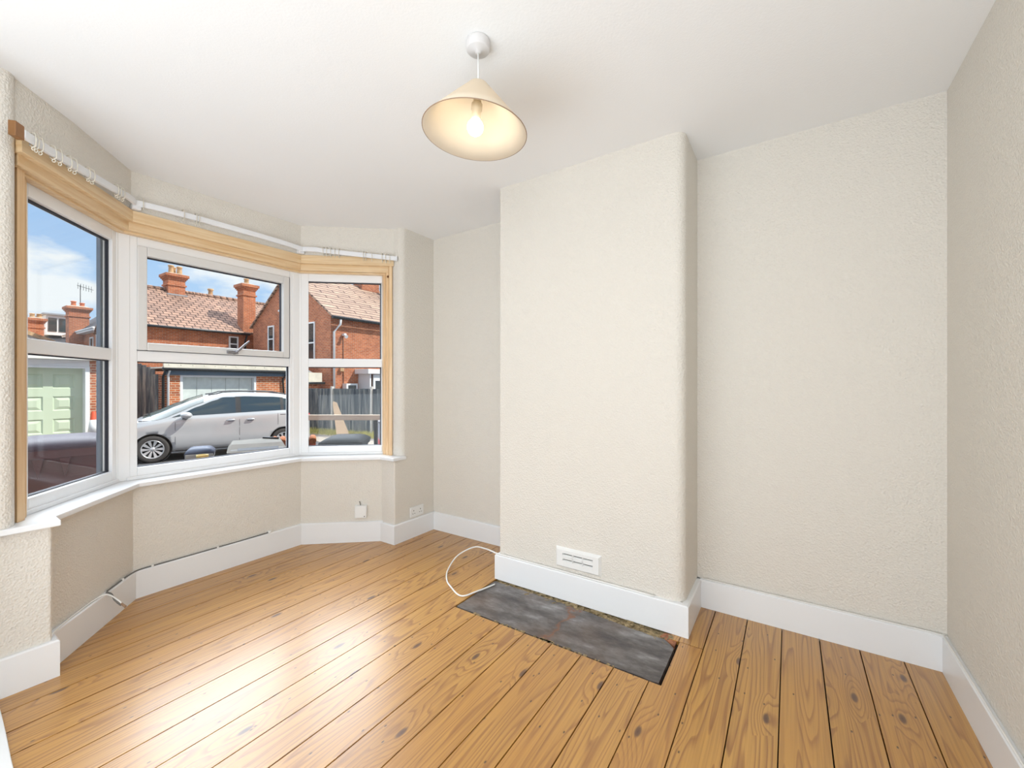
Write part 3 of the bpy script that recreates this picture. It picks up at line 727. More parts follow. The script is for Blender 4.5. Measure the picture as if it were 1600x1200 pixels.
# plate with two rows of three slots
def plate(ya, yb, za, zb): m.box(xo, xi, ya, yb, za, zb)
plate(iy0, sy0, iz0, iz1); plate(sy1, iy1, iz0, iz1); plate(sy0, sy1, iz0, .229); plate(sy0, sy1, .245, .262); plate(sy0, sy1, .278, iz1)
w = (sy1 - sy0) / 3
for k in (1, 2): plate(sy0 + w * k - .003, sy0 + w * k + .003, .225, .282)
# chamfered rim
o4 = [(y0, z0), (y1, z0), (y1, z1), (y0, z1)]; i4 = [(iy0, iz0), (iy1, iz0), (iy1, iz1), (iy0, iz1)]
for i in range(4):
    j = (i + 1) % 4
    v = [m.bm.verts.new(p) for p in ((xo, *i4[i]), (xo, *i4[j]), (xi + .0, *o4[j]), (xi + .0, *o4[i]))]; m.face(v)
under(m.obj('grille_plate', 'white_plastic', bevel=.001), vc)
for zz in (.229, .262):
    m = MB()
    v = [(xo + .001, sy0, zz), (xo + .001, sy1, zz), (xo + .010, sy1, zz + .008), (xo + .010, sy0, zz + .008)]
    v2 = [(a + .002, b, c) for a, b, c in v]
    m.hexa([v[0], v[1], v[2], v[3], v2[0], v2[1], v2[2], v2[3]]); under(m.obj('louvre', 'white_plastic'), vc)
m = MB(); m.box(xi - .0012, xi - .0002, sy0, sy1, .226, .281); under(m.obj('vent_opening', 'dark_slot'), vc)

# ------------------------------------------------------------------ socket, junction box
sk = thing('wall_socket', 'white double wall socket beside the corner above the skirting', 'socket', (2.571, YFR, .21))
m = MB(); m.box(2.495, 2.647, YFR - .009, YFR, .168, .254); under(m.obj('faceplate', 'white_plastic', bevel=.003), sk)
for cx in (2.533, 2.609):
    m = MB()
    m.box(cx - .003, cx + .003, YFR - .0096, YFR - .0088, .216, .226); m.box(cx - .014, cx - .007, YFR - .0096, YFR - .0088, .194, .199); m.box(cx + .007, cx + .014, YFR - .0096, YFR - .0088, .194, .199)
    under(m.obj('socket_holes', 'dark_slot'), sk)
    m = MB(); a = -.022 if cx < 2.57 else .022; m.box(cx + a - .006, cx + a + .006, YFR - .012, YFR - .008, .232, .246); under(m.obj('rocker_switch', 'white_plastic', bevel=.001), sk)
jp = Vector((*BR(.476, 0), .250))
jb = thing('junction_box', 'square white junction box on the wall below the right bay window', 'junction box', jp, -SA)
m = MB(); m.box(-.048, .048, -.030, .002, -.050, .050); o = m.obj('box_body', 'white_plastic', jb, bevel=.005)
m = MB(); m.box(-.046, .046, -.036, -.029, -.048, .048); o = m.obj('box_lid', 'white_plastic', jb, bevel=.004)
m = MB(); m.lathe([(0, 0), (.004, 0), (.0035, .002), (0, .002)], seg=12, M=Matrix.Translation((.03, -.036, -.036)) @ Matrix.Rotation(R(90), 4, 'X')); m.obj('screw', 'dark_slot', jb)
m = MB(); m.tube([(-.006, -.012, .048), (-.008, -.014, .065), (-.014, -.010, .082)], .0035, seg=8); m.obj('cable_stub', 'cable_grey', jb)

# ------------------------------------------------------------------ cables
def smooth_path(P, n=6):
    P = [Vector(p) for p in P]; out = []
    for i in range(len(P) - 1):
        p0, p1, p2, p3 = P[max(i - 1, 0)], P[i], P[i + 1], P[min(i + 2, len(P) - 1)]
        for k in range(n):
            t_ = k / n
            out.append(0.5 * ((2 * p1) + (p2 - p0) * t_ + (2 * p0 - 5 * p1 + 4 * p2 - p3) * t_ ** 2 + (-p0 + 3 * p1 - 3 * p2 + p3) * t_ ** 3))
    out.append(P[-1]); return out
def cable(name, pts, r, mat, label, cat='cable', smooth=True):
    m = MB(); m.tube(smooth_path(pts) if smooth else pts, r, seg=8); return tag(m.obj(name, mat), label, cat)
zt = .163
cable('loose_cable', [(XCH - .016, .60, zt + .004), (XCH - .014, 1.1, zt + .004), (XCH - .015, 1.60, zt + .004), (2.30, 1.665, zt + .006), (2.352, 1.781, .15), (2.43, 1.94, .10), (2.344, 2.02, .05), (2.19, 1.975, .015),
      (2.092, 1.898, .007), (2.037, 1.821, .006), (1.975, 1.677, .006), (2.073, 1.63, .006), (2.215, 1.594, .003)], .0048, 'cable_white', 'white cable looping from the skirting on to the slate hearth')
cable('alcove_cable', [(XAR - .016, YC0 - .03, .168), (XAR - .014, 0.1, .166), (XAR - .014, -.35, .166), (XAR - .018, YR + .03, .166), (XAR - .06, YR + .016, .164), (1.9, YR + .014, .164), (1.0, YR + .014, .164)], .0035, 'cable_white', 'thin white cable along the skirting top in the right alcove')
zt = .165
b1 = BL(0, -.012)
cable('black_cable', [(1.657, Y0 - .012, zt + .006), (1.45, Y0 - .011, zt + .003), (1.313, Y0 - .013, zt + .004), (1.1, Y0 - .011, zt + .003), (.955, Y0 - .012, zt + .005), (b1[0] + .015, b1[1] - .003, zt + .004), (*BL(.06, -.013), zt + .006), (*BL(.18, -.011), zt + .004), (*BL(.26, -.014), zt + .006)], .004, 'cable_grey', 'dark cable lying on the skirting top under the middle bay window')
o = cable('cable_plug', [(1.650, Y0 - .013, zt + .008), (1.672, Y0 - .013, zt + .010)], .011, 'cable_white', 'white plug at the right end of the dark skirting cable', 'plug', smooth=False)
cl = []
for i, (p, z) in enumerate(((BL(.12, -.013), zt + .006), ((.955, Y0 - .013), zt + .006), ((1.313, Y0 - .013), zt + .006))):
    m = MB(); m.box(-.006, .006, -.006, .006, -.008, .007, M=Matrix.Translation((*p, z)))
    tag(m.obj('cable_clip', 'cable_white', bevel=.002), ('small white clip on the dark cable at the left bay corner', 'small white clip on the dark cable just right of the left bay corner', 'small white clip on the dark cable below the window centre')[i], 'cable clip', 'cable clips on the bay skirting')
s1 = BL(.27, -.014); n_ = (math.sin(SA), -math.cos(SA))
cable('wire_stub', [(s1[0], s1[1], zt + .004), (s1[0] + .018, s1[1] - .012, zt - .01), (s1[0] + .030, s1[1] - .030, zt - .045), (s1[0] + .050, s1[1] - .050, zt - .075)], .0045, 'cable_grey', 'short dark wire end hanging over the left bay skirting')
s2 = BL(.52, -.012)
s3 = BL(.36, -.012)
cable('wire_loop', [(.440, 2.76, .168), (.452, 2.80, .168), (*BL(.54, -.012), .170), (s3[0], s3[1], .172), (s3[0] + .05, s3[1] - .0, .178), (s3[0] + .075, s3[1] - .075, .158), (s3[0] + .085, s3[1] - .10, .140)], .0035, 'cable_white', 'thin white wire curling off the left bay skirting')
m = MB(); m.tube([(s3[0] + .082, s3[1] - .095, .144), (s3[0] + .094, s3[1] - .118, .128)], .0055, seg=8); tag(m.obj('wire_connector', 'copper_brown'), 'brown connector at the tip of the white wire by the left skirting', 'connector')

#OUTDOORS
# ------------------------------------------------------------------ outdoors: ground
GZ = -0.66
m = MB(); m.box(-60, 80, 3.6, 90, GZ - .3, GZ); m.box(-60, 80, -40, 3.6, GZ - .3, GZ); m.obj('ground', 'asphalt', kind='structure')
m = MB(); m.prism([(5.8, 8.6), (11.2, 8.6), (11.2, 17.1), (8.6, 17.1), (8.3, 13.2)], GZ - .02, GZ + .012); m.obj('yard', 'concrete', kind='structure')
m = MB(); m.box(-3, 4.9, 16.0, 17.4, GZ - .02, -.42); m.obj('apron', 'concrete', kind='structure')
m = MB(); m.box(-3.5, 2.0, 3.62, 6.3, GZ - .02, -.30); m.obj('front_garden', 'concrete', kind='structure')
# our own house above and around the room: it throws the shade outside the bay
m = MB()
m.box(-6, XB - .1, -6, 3.0, GZ, 5.2); m.box(3.0, 6.5, -6, 3.0, GZ, 5.2); m.box(XB - .1, 3.0, -6, YR - .1, GZ, 5.2)
m.box(XB - .1, 3.0, YR - .1, 3.0, 2.78, 5.2)
m.prism([BL(.87, .02), BL(0, .02), BR(0, .02), BR(.80, .02), BR(.80, .30), BR(0, .30), BL(0, .30), BL(.87, .30)][::-1], 2.70, 5.2)
m.prism([BL(.66, .12), BL(0, .12), BR(0, .12), BR(.66, .12), BR(.66, .25), BR(0, .25), BL(0, .25), BL(.66, .25)][::-1], GZ, .66)
m.obj('wall_upper_storey', 'brick_orange', kind='structure')
m = MB(); m.hexa([(-6.3, -6, 5.1), (6.8, -6, 5.1), (6.8, 3.4, 5.1), (-6.3, 3.4, 5.1), (-6.3, -1.6, 7.9), (6.8, -1.6, 7.9), (6.8, -1.3, 7.9), (-6.3, -1.3, 7.9)]); m.obj('roof', 'slates', kind='structure')

def part(mb, name, mat, par, **k): return under(mb.obj(name, mat, **k), par) if par.type == 'EMPTY' else mb.obj(name, mat, par, **k)
def sub(mb, name, mat, par, root, **k):
    """sub-part: mesh in world coordinates, parent is a part of root"""
    o = mb.obj(name, mat, **k)
    mw = Matrix.Translation(root.location) @ Matrix.Rotation(root.rotation_euler.z, 4, 'Z')
    o.data.transform(mw.inverted()); o.parent = par; return o
def chimney(root, x0, x1, y0, y1, z0, z1, pots, mat='brick_orange', pot='clay_pot', par=None, ph=.45):
    m = MB(); h = z1 - z0
    m.box(x0, x1, y0, y1, z0, z1 - .30)
    for e, a, b in ((.05, z1 - .62, z1 - .54), (.04, z1 - .30, z1 - .22), (.09, z1 - .22, z1 - .14), (.14, z1 - .14, z1)):
        m.box(x0 - e, x1 + e, y0 - e, y1 + e, a, b)
    st = part(m, 'chimney', mat, root)
    mm = MB(); mm.hexa([(x0 - .06, y0 - .06, z1), (x1 + .06, y0 - .06, z1), (x1 + .06, y1 + .06, z1), (x0 - .06, y1 + .06, z1), (x0 + .1, y0 + .1, z1 + .08), (x1 - .1, y0 + .1, z1 + .08), (x1 - .1, y1 - .1, z1 + .08), (x0 + .1, y1 - .1, z1 + .08)])
    sub(mm, 'flaunching', 'mortar', st, root)
    for (px_, py_, k) in pots:
        p = MB(); H = ph * k
        p.lathe([(.13, 0), (.12, .06), (.105, H * .75), (.12, H * .78), (.135, H * .86), (.135, H * .95), (.11, H), (.085, H), (.085, H * .6), (0, H * .6)], c=(px_, py_, z1 + .05), seg=16)
        sub(p, 'chimney_pot', pot, st, root)
    return st
def sash(root, P, U, w, h, mats=('paint_white', 'dark_glass'), bars=1, sill=True):
    """window: P lower-left corner, U unit along the wall, outward normal N = U x Z"""
    P = Vector(P); U = Vector(U); N = Vector((U.y, -U.x, 0))
    def bx(mb, a0, a1, b0, b1, c0, c1):
        q = [P + U * a + N * c + Vector((0, 0, b)) for b in (b0, b1) for a, c in ((a0, c0), (a1, c0), (a1, c1), (a0, c1))]
        mb.hexa([tuple(v) for v in q])
    f = MB(); t_ = .07
    bx(f, 0, t_, 0, h, -.02, .04); bx(f, w - t_, w, 0, h, -.02, .04); bx(f, t_, w - t_, 0, t_, -.02, .04); bx(f, t_, w - t_, h - t_, h, -.02, .04)
    if bars: bx(f, t_, w - t_, h / 2 - .03, h / 2 + .03, -.02, .05)
    if sill: bx(f, -.06, w + .06, -.08, 0, -.02, .10)
    fo = part(f, 'window', mats[0], root)
    g = MB(); bx(g, t_ * .8, w - t_ * .8, t_ * .8, h - t_ * .8, -.015, .012); sub(g, 'pane', mats[1], fo, root)
def slab(mb, a, b, c, d, th):
    """roof slab through four corners, thickened downwards"""
    a, b, c, d = map(Vector, (a, b, c, d)); n = (b - a).cross(d - a).normalized()
    if n.z < 0: n = -n
    mb.hexa([tuple(v) for v in (a - n * th, b - n * th, c - n * th, d - n * th, a, b, c, d)])
def pipe(root, name, pts, r, mat): m = MB(); m.tube(pts, r, seg=8); return part(m, name, mat, root)

# house with its eaves to the street, behind the garage
hA = thing('house', 'red brick house with a long red-brown tiled roof and chimney behind the car', 'house', (9.5, 24.8, GZ))
m = MB(); m.prism([(24.8, GZ), (31.0, GZ), (31.0, 4.2), (27.9, 6.22), (24.8, 4.2)], 6.66, 14.0, M=Matrix(((0, 0, 1, 0), (1, 0, 0, 0), (0, 1, 0, 0), (0, 0, 0, 1)))); part(m, 'wall', 'brick_orange', hA)
m = MB(); slab(m, (6.5, 24.5, 4.03), (14.0, 24.5, 4.03), (14.0, 27.9, 6.36), (6.5, 27.9, 6.36), .07); slab(m, (6.5, 31.3, 4.03), (14.0, 31.3, 4.03), (14.0, 27.9, 6.36), (6.5, 27.9, 6.36), .07)
part(m, 'roof', 'roof_tiles', hA)
m = MB()
for i in range(24): x = 6.5 + i * .312; m.tube([(x, 27.9, 6.36), (x + .30, 27.9, 6.36)], [.10, .115], seg=10)
part(m, 'ridge_tiles', 'roof_tiles', hA)
pipe(hA, 'gutter', [(6.5, 24.46, 3.98), (11.25, 24.46, 3.98)], .06, 'gutter_black')
pipe(hA, 'downpipe', [(11.12, 24.5, 3.9), (11.12, 24.7, 3.6), (11.12, 24.72, GZ)], .05, 'gutter_black')
chimney(hA, 8.62, 9.38, 27.55, 28.3, 5.8, 7.20, [(8.82, 27.8, 1), (9.02, 28.1, .95), (9.18, 27.75, .95)])
chimney(hA, 11.0, 11.62, 24.62, 25.3, 4.0, 6.72, [(11.3, 24.95, .7)])
m = MB(); m.box(8.55, 9.45, 27.45, 27.56, 5.98, 6.12); part(m, 'flashing', 'lead', hA)
sash(hA, (10.36, 24.8, 3.02), (1, 0, 0), .46, .82)
st = thing('chimney_stack', 'small far chimney stack peeping over the ridge of the long tiled roof', 'chimney', (12.5, 32.3, GZ))
m = MB(); m.box(12.1, 13.1, 32.0, 32.7, GZ, 6.85); m.box(12.05, 13.15, 31.95, 32.75, 6.85, 7.0); part(m, 'stack', 'brick_orange', st)
m = MB(); m.lathe([(.16, 0), (.15, .1), (.12, .5), (.17, .55), (.17, .65), (.1, .65), (.1, .3), (0, .3)], c=(12.4, 32.3, 7.0), seg=16); part(m, 'chimney_pot', 'clay_pot', st)
m = MB(); m.lathe([(.1, 0), (.09, .3), (0, .3)], c=(12.85, 32.3, 7.0), seg=12); part(m, 'chimney_pot', 'lead', st)

# gabled house on the right
hB = thing('house', 'red brick gabled house with pale tiled roof, its gable end towards the car', 'house', (15, 17.2, GZ))
m = MB(); m.prism([(17.2, GZ), (24.2, GZ), (24.2, 4.40), (20.7, 6.80), (17.2, 4.40)], 11.3, 24.0, M=Matrix(((0, 0, 1, 0), (1, 0, 0, 0), (0, 1, 0, 0), (0, 0, 0, 1)))); part(m, 'wall', 'brick_orange', hB)
m = MB(); slab(m, (11.22, 16.95, 4.36), (24.2, 16.95, 4.36), (24.2, 20.7, 6.93), (11.22, 20.7, 6.93), .08); slab(m, (11.22, 24.45, 4.36), (24.2, 24.45, 4.36), (24.2, 20.7, 6.93), (11.22, 20.7, 6.93), .08); part(m, 'roof', 'roof_tiles_pale', hB)
pipe(hB, 'gutter', [(11.2, 16.9, 4.28), (24, 16.9, 4.28)], .07, 'gutter_black')
pipe(hB, 'downpipe', [(11.62, 16.92, 4.22), (11.62, 16.95, 4.0), (11.42, 17.12, 3.65), (11.42, 17.12, GZ)], .05, 'paint_white')
sash(hB, (11.3, 22.62, 2.92), (0, -1, 0), .60, 1.38)
sash(hB, (11.3, 19.02, 2.25), (0, -1, 0), .62, 1.95)
sash(hB, (11.3, 21.42, 5.02), (0, -1, 0), .75, .62)
chimney(hB, 15.3, 16.5, 20.3, 21.1, 6.3, 8.0, [(15.6, 20.7, 1), (16.2, 20.7, 1)])
m = MB(); Mx = Matrix.Translation((16.75, 19.95, 6.75)) @ Vector((-.3, -.9, .25)).to_track_quat('Z', 'Y').to_matrix().to_4x4()
m.lathe([(0, -.05), (.2, -.03), (.36, .04), (.37, .05), (.2, -.01), (0, -.03)], seg=24, M=Mx); m.tube([(16.75, 19.98, 6.72), (16.8, 20.1, 6.45)], .03)
part(m, 'satellite_dish', 'steel_black', hB)['label'] = 'dark satellite dish'
m = MB(); m.box(11.86, 11.98, 17.02, 17.2, 3.52, 3.62); m.tube([(11.92, 17.1, 3.55), (11.92, 16.93, 3.46)], [.05, .085], seg=12); part(m, 'floodlight', 'paint_white', hB)
m = MB(); m.box(11.72, 11.90, 17.08, 17.2, 1.88, 2.04); part(m, 'alarm_box', 'clay_pot', hB)
pipe(hB, 'wall_cable', [(11.92, 17.18, 3.5), (11.93, 17.18, 1.2)], .012, 'gutter_black')
m = MB(); m.box(12.55, 15.5, 16.2, 17.2, 1.78, 2.0); po = part(m, 'porch_roof', 'paint_white', hB)
m = MB(); m.box(12.75, 12.83, 16.35, 17.2, GZ, 1.78); m.box(12.95, 15.3, 16.33, 16.40, 1.45, 1.75); m.box(12.95, 13.05, 16.33, 16.40, GZ, 1.45); m.box(13.45, 13.55, 16.33, 16.40, GZ, 1.45); m.box(14.0, 14.1, 16.33, 16.40, GZ, 1.45); part(m, 'porch_frame', 'paint_white', hB)
m = MB(); m.box(13.05, 15.2, 16.37, 16.39, GZ, 1.45); part(m, 'porch_glass', 'dark_glass', hB)
m = MB(); m.box(11.9, 12.5, 16.9, 17.2, .78, 1.32); w_ = part(m, 'meter_cupboard', 'paint_white', hB)
m = MB(); m.box(12.0, 12.4, 16.88, 16.9, .86, 1.24); sub(m, 'cupboard_window', 'dark_glass', w_, hB)

# garage behind the car
def garage_thing(label, loc): return thing('garage', label, 'garage', loc)
gC = garage_thing('low brick garage with pale up-and-over door and cream roof edge behind the car', (7.2, 17, GZ))
m = MB()
m.box(5.22, 5.64, 17.0, 17.5, GZ, 1.62); m.box(8.05, 9.2, 17.0, 17.5, GZ, 1.62); m.box(5.22, 9.2, 17.5, 22, GZ, 1.62); m.box(5.64, 8.05, 17.12, 17.5, 1.56, 1.62)
part(m, 'wall', 'brick_garage', gC)
m = MB(); m.box(5.64, 5.72, 17.0, 17.2, GZ, 1.60); m.box(7.97, 8.05, 17.0, 17.2, GZ, 1.60); m.box(5.72, 7.97, 17.0, 17.2, 1.535, 1.60); part(m, 'door_frame', 'paint_white', gC, bevel=.005)
m = MB()
for i in range(5):
    x = 5.72 + i * .45; m.box(x + .006, x + .444, 17.17, 17.21, GZ + .02, 1.535)
m.box(5.72, 7.97, 17.19, 17.22, GZ, 1.54)
part(m, 'garage_door', 'garage_pale', gC, bevel=.008)
m = MB(); m.box(5.2, 9.25, 16.93, 17.0, 1.60, 1.80); part(m, 'fascia_board', 'paint_blue', gC)
m = MB(); slab(m, (5.12, 16.74, 1.86), (9.3, 16.74, 1.86), (9.3, 22.1, 1.88), (5.12, 22.1, 1.88), .05); m.box(5.12, 9.3, 16.72, 16.80, 1.835, 1.985)
for i in range(13): m.lathe([(0, 0), (.018, 0), (.014, .012), (0, .014)], seg=8, M=Matrix.Translation((5.25 + i * .33, 16.72, 1.93)) @ Matrix.Rotation(R(90), 4, 'X'))
part(m, 'roof_sheet', 'fascia_cream', gC)
g_ = pipe(gC, 'gutter', [(5.1, 16.78, 1.79), (9.3, 16.78, 1.77)], .05, 'gutter_black')
pipe(gC, 'downpipe', [(5.30, 16.80, 1.75), (5.30, 16.93, 1.6), (5.30, 16.96, GZ)], .035, 'paint_white')
pipe(gC, 'downpipe', [(5.20, 16.80, 1.75), (5.17, 16.95, 1.55), (5.17, 16.97, GZ)], .04, 'gutter_black')
pipe(gC, 'downpipe', [(9.12, 16.80, 1.74), (9.02, 16.93, 1.5), (9.14, 16.95, GZ)], .035, 'gutter_black')

# garage on the left
gL = garage_thing('garage with pale green panelled door and white fascia beyond the brown bin', (2.2, 17, GZ))
m = MB(); m.box(3.46, 4.05, 16.98, 17.6, -.5, 1.98); m.box(-3, 4.05, 17.6, 21, -.5, 1.98); part(m, 'wall', 'brick_garage', gL)
m = MB(); m.box(-3, 4.1, 16.72, 21, 1.98, 2.22); part(m, 'fascia_board', 'render_white', gL, bevel=.01)
m = MB(); m.box(3.36, 3.46, 16.95, 17.4, -.44, 1.80); m.box(-3, 3.46, 16.98, 17.4, 1.80, 1.98); m.box(-3, 3.36, 16.93, 17.4, 1.745, 1.80); part(m, 'door_frame', 'paint_white', gL, bevel=.01)
m = MB()
m.box(-2.5, 3.36, 17.27, 17.33, -.44, 1.75)
D0 = 17.25
def panel(xa, xb, za, zb):   # raised and fielded panel, sunk edge
    e = .075; i = .15
    o_ = [(xa, za), (xb, za), (xb, zb), (xa, zb)]; a_ = [(xa + .03, za + .03), (xb - .03, za + .03), (xb - .03, zb - .03), (xa + .03, zb - .03)]
    b_ = [(xa + e + .045, za + e + .035), (xb - e - .045, za + e + .035), (xb - e - .045, zb - e - .035), (xa + e + .045, zb - e - .035)]
    vo = [m.bm.verts.new((x, D0 - .02, z)) for x, z in o_]; va = [m.bm.verts.new((x, D0 + .012, z)) for x, z in a_]; vb = [m.bm.verts.new((x, D0 - .018, z)) for x, z in b_]
    for j in range(4):
        k_ = (j + 1) % 4
        m.face([vo[j], vo[k_], va[k_], va[j]]); m.face([va[j], va[k_], vb[k_], vb[j]])
    m.face(vb)
cols = [(.93, 1.36), (1.54, 1.97), (2.15, 2.58), (2.765, 3.20)]; rows_ = [(-.08, .32), (.55, .95), (1.18, 1.58)]
for xa, xb in cols:
    for za, zb in rows_: panel(xa, xb, za, zb)
xs = [-2.5] + [v for c_ in cols for v in c_] + [3.36]; 
for i in range(0, len(xs), 2): m.box(xs[i], xs[i + 1], D0 - .02, D0 + .03, -.44, 1.75)
zs = [-.44] + [v for r_ in rows_ for v in r_] + [1.75]
for xa, xb in cols:
    for i in range(0, len(zs), 2): m.box(xa, xb, D0 - .02, D0 + .03, zs[i], zs[i + 1])
part(m, 'garage_door', 'garage_green', gL, recalc=True)

# fences
fL = thing('garden_fence', 'dark weathered board fence left of the garage behind the car', 'fence', (4.7, 17.85, GZ))
fd = Vector((.82, -1.15, 0)).normalized(); fo_ = Vector((4.25, 18.47, 0))
m = MB(); k = 0
while k * .14 < 1.38:
    a_ = k * .14; zt_ = 1.98 if a_ < .75 else 1.98 - (a_ - .75) ** 1.5 * .55
    Mx = Matrix.Translation(fo_ + fd * (a_ + .07)) @ Matrix.Rotation(math.atan2(fd.y, fd.x), 4, 'Z')
    m.box(-.068, .068, -.01 + .012 * (k % 2), .012 + .012 * (k % 2), GZ, zt_, M=Mx); k += 1
part(m, 'fence_boards', 'fence_boards', fL)
m = MB(); p = fo_ + fd * 1.44; m.box(p.x - .05, p.x + .05, p.y - .05, p.y + .05, GZ, 1.62); part(m, 'post', 'fence_boards', fL)
fR = thing('garden_fence', 'tall grey board fence with white concrete posts right of the car', 'fence', (10.0, 15, GZ))
def fpt(y): return 9.75 + (17.0 - y) * .118
posts = [17.14, 15.07, 12.99, 10.92]
for y in posts:
    m = MB(); m.box(fpt(y) - .05, fpt(y) + .05, y - .05, y + .05, GZ, 1.20); part(m, 'post', 'concrete_post', fR, bevel=.01)
for j, (ya, yb_) in enumerate(zip(posts[1:], posts[:-1])):
    m = MB(); n_b = 19
    w_ = (yb_ - ya - .10) / n_b
    for i in range(n_b):
        y = ya + .05 + i * w_; th = .012 * (i % 2)
        Mx = Matrix.Translation((fpt(y + w_ / 2) + th, y + w_ / 2, 0)) @ Matrix.Rotation(R(6.7), 4, 'Z') @ Matrix.Rotation(R(4), 4, 'Z')
        m.box(-.008, .008, -w_ * .54, w_ * .54, GZ + .03, 1.12 + rr.uniform(-.006, .006), M=Mx)
    part(m, 'fence_panel', 'fence_boards', fR)
lt = thing('lean_to', 'small lean-to with cream roof between the garage and the gabled house', 'lean-to', (10.2, 18, GZ))
m = MB(); slab(m, (9.45, 17.5, 1.58), (11.05, 17.5, 1.58), (10.9, 18.6, 2.05), (9.45, 18.6, 2.05), .04); m.box(9.45, 11.05, 17.46, 17.5, 1.36, 1.80); part(m, 'roof_sheet', 'fascia_cream', lt)
m = MB(); m.box(9.5, 10.95, 17.6, 18.6, GZ, 1.5); part(m, 'wall', 'brick_garage', lt)
pipe(lt, 'gutter', [(9.45, 17.42, 1.34), (11.15, 17.42, 1.34)], .05, 'gutter_black')

# grass at the foot of the fence
m = MB()
for i in range(4200):
    y = rr.uniform(11.2, 16.8); x = fpt(y) - .06 - abs(rr.gauss(0, .22))
    h = rr.uniform(.06, .22) * (1.2 if x > fpt(y) - .3 else .6); a = rr.uniform(0, PI); w_ = .012
    dx, dy = math.cos(a) * w_, math.sin(a) * w_; lx, ly = rr.uniform(-.06, .06), rr.uniform(-.06, .06)
    v = [m.bm.verts.new(p) for p in ((x - dx, y - dy, GZ), (x + dx, y + dy, GZ), (x + lx, y + ly, GZ + h))]; m.face(v)
o = m.obj('grass', 'grass', recalc=False); tag(o, 'dry yellow-green grass at the foot of the grey fence', 'grass'); o['kind'] = 'stuff'

# distant houses beyond the left garage
hC = thing('house', 'brick house with white eaves and big chimney beyond the left garage', 'house', (8, 33, GZ))
m = MB(); m.prism([(7.2, GZ), (12.0, GZ), (12.0, 4.5), (9.6, 6.6), (7.2, 4.5)][::1], -40.0, -33.0, M=Matrix(((1, 0, 0, 0), (0, 0, -1, 0), (0, 1, 0, 0), (0, 0, 0, 1)))); part(m, 'wall', 'brick_orange', hC)
m = MB(); slab(m, (6.92, 32.8, 4.52), (6.92, 40.2, 4.52), (9.6, 40.2, 6.95), (9.6, 32.8, 6.95), .06); slab(m, (12.3, 32.8, 4.52), (12.3, 40.2, 4.52), (9.6, 40.2, 6.95), (9.6, 32.8, 6.95), .06); part(m, 'roof', 'slates', hC)
m = MB(); m.box(6.85, 7.2, 32.85, 40.1, 4.36, 4.46); part(m, 'eaves_board', 'paint_white', hC)
pipe(hC, 'gutter', [(6.85, 32.8, 4.50), (6.85, 40.1, 4.50)], .06, 'paint_white')
pipe(hC, 'downpipe', [(6.95, 33.3, 4.4), (7.12, 33.4, 4.1), (7.12, 33.4, GZ)], .06, 'paint_white')
sash(hC, (7.2, 35.2, 2.6), (0, -1, 0), .7, 1.5); sash(hC, (7.2, 38.3, 2.6), (0, -1, 0), .7, 1.35)
chimney(hC, 6.55, 7.45, 36.6, 37.4, 3.6, 6.05, [(6.8, 36.9, .7), (7.2, 37.0, .6)], pot='clay_pot_red')
m = MB(); m.tube([(7.12, 37.0, 6.0), (7.12, 37.0, 7.5)], .018); m.tube([(6.95, 36.9, 7.42), (7.75, 37.2, 7.30)], .014)
for i in range(6): m.tube([(7.0 + i * .13, 36.92 + i * .045, 7.22 - i * .02), (7.0 + i * .13, 36.92 + i * .045, 7.6 - i * .02)], .010)
part(m, 'aerial', 'steel_black', hC)
hD = thing('house', 'far slate-roofed house with a white dormer window', 'house', (7, 41, GZ))
m = MB(); m.box(6.5, 9.5, 41.2, 47, GZ, 4.1); part(m, 'wall', 'brick_orange', hD)
m = MB(); m.hexa([(6.34, 40.9, 4.05), (9.8, 40.9, 4.05), (9.8, 47.3, 4.05), (6.34, 47.3, 4.05), (6.8, 43.2, 5.15), (9.6, 43.2, 5.15), (9.6, 45, 5.15), (6.4, 45, 5.15)]); part(m, 'roof', 'slates', hD)
m = MB(); m.box(6.35, 7.45, 41.5, 43.6, 4.6, 5.95); dm = part(m, 'dormer', 'paint_white', hD)
m = MB(); m.box(6.45, 6.85, 41.46, 41.5, 4.85, 5.75); m.box(6.95, 7.35, 41.46, 41.5, 4.85, 5.75); sub(m, 'dormer_panes', 'car_glass', dm, hD)
m = MB(); m.box(6.2, 7.6, 41.3, 43.8, 5.95, 6.05); sub(m, 'dormer_roof', 'lead', dm, hD)
m = MB(); m.box(7.45, 7.52, 41.5, 43.6, 4.6, 5.95); sub(m, 'dormer_cheek', 'paint_blue', dm, hD)
hE = thing('house', 'far low house with brown roof and chimney at the left edge of the view', 'house', (4.5, 38, GZ))
m = MB(); m.prism([(2.0, GZ), (5.9, GZ), (5.9, 4.05), (3.6, 5.1), (2.0, 4.3)], -46, -38.6, M=Matrix(((1, 0, 0, 0), (0, 0, -1, 0), (0, 1, 0, 0), (0, 0, 0, 1)))); part(m, 'wall', 'render_white', hE)
m = MB(); slab(m, (6.3, 38.4, 4.0), (6.3, 46, 4.0), (3.6, 46, 5.25), (3.6, 38.4, 5.25), .22); slab(m, (1.0, 38.4, 4.0), (1.0, 46, 4.0), (3.6, 46, 5.25), (3.6, 38.4, 5.25), .22); part(m, 'roof', 'clay_pot', hE)
chimney(hE, 5.35, 6.0, 39.7, 40.3, 3.9, 5.45, [(5.53, 40.0, .6), (5.83, 40.0, .6)])

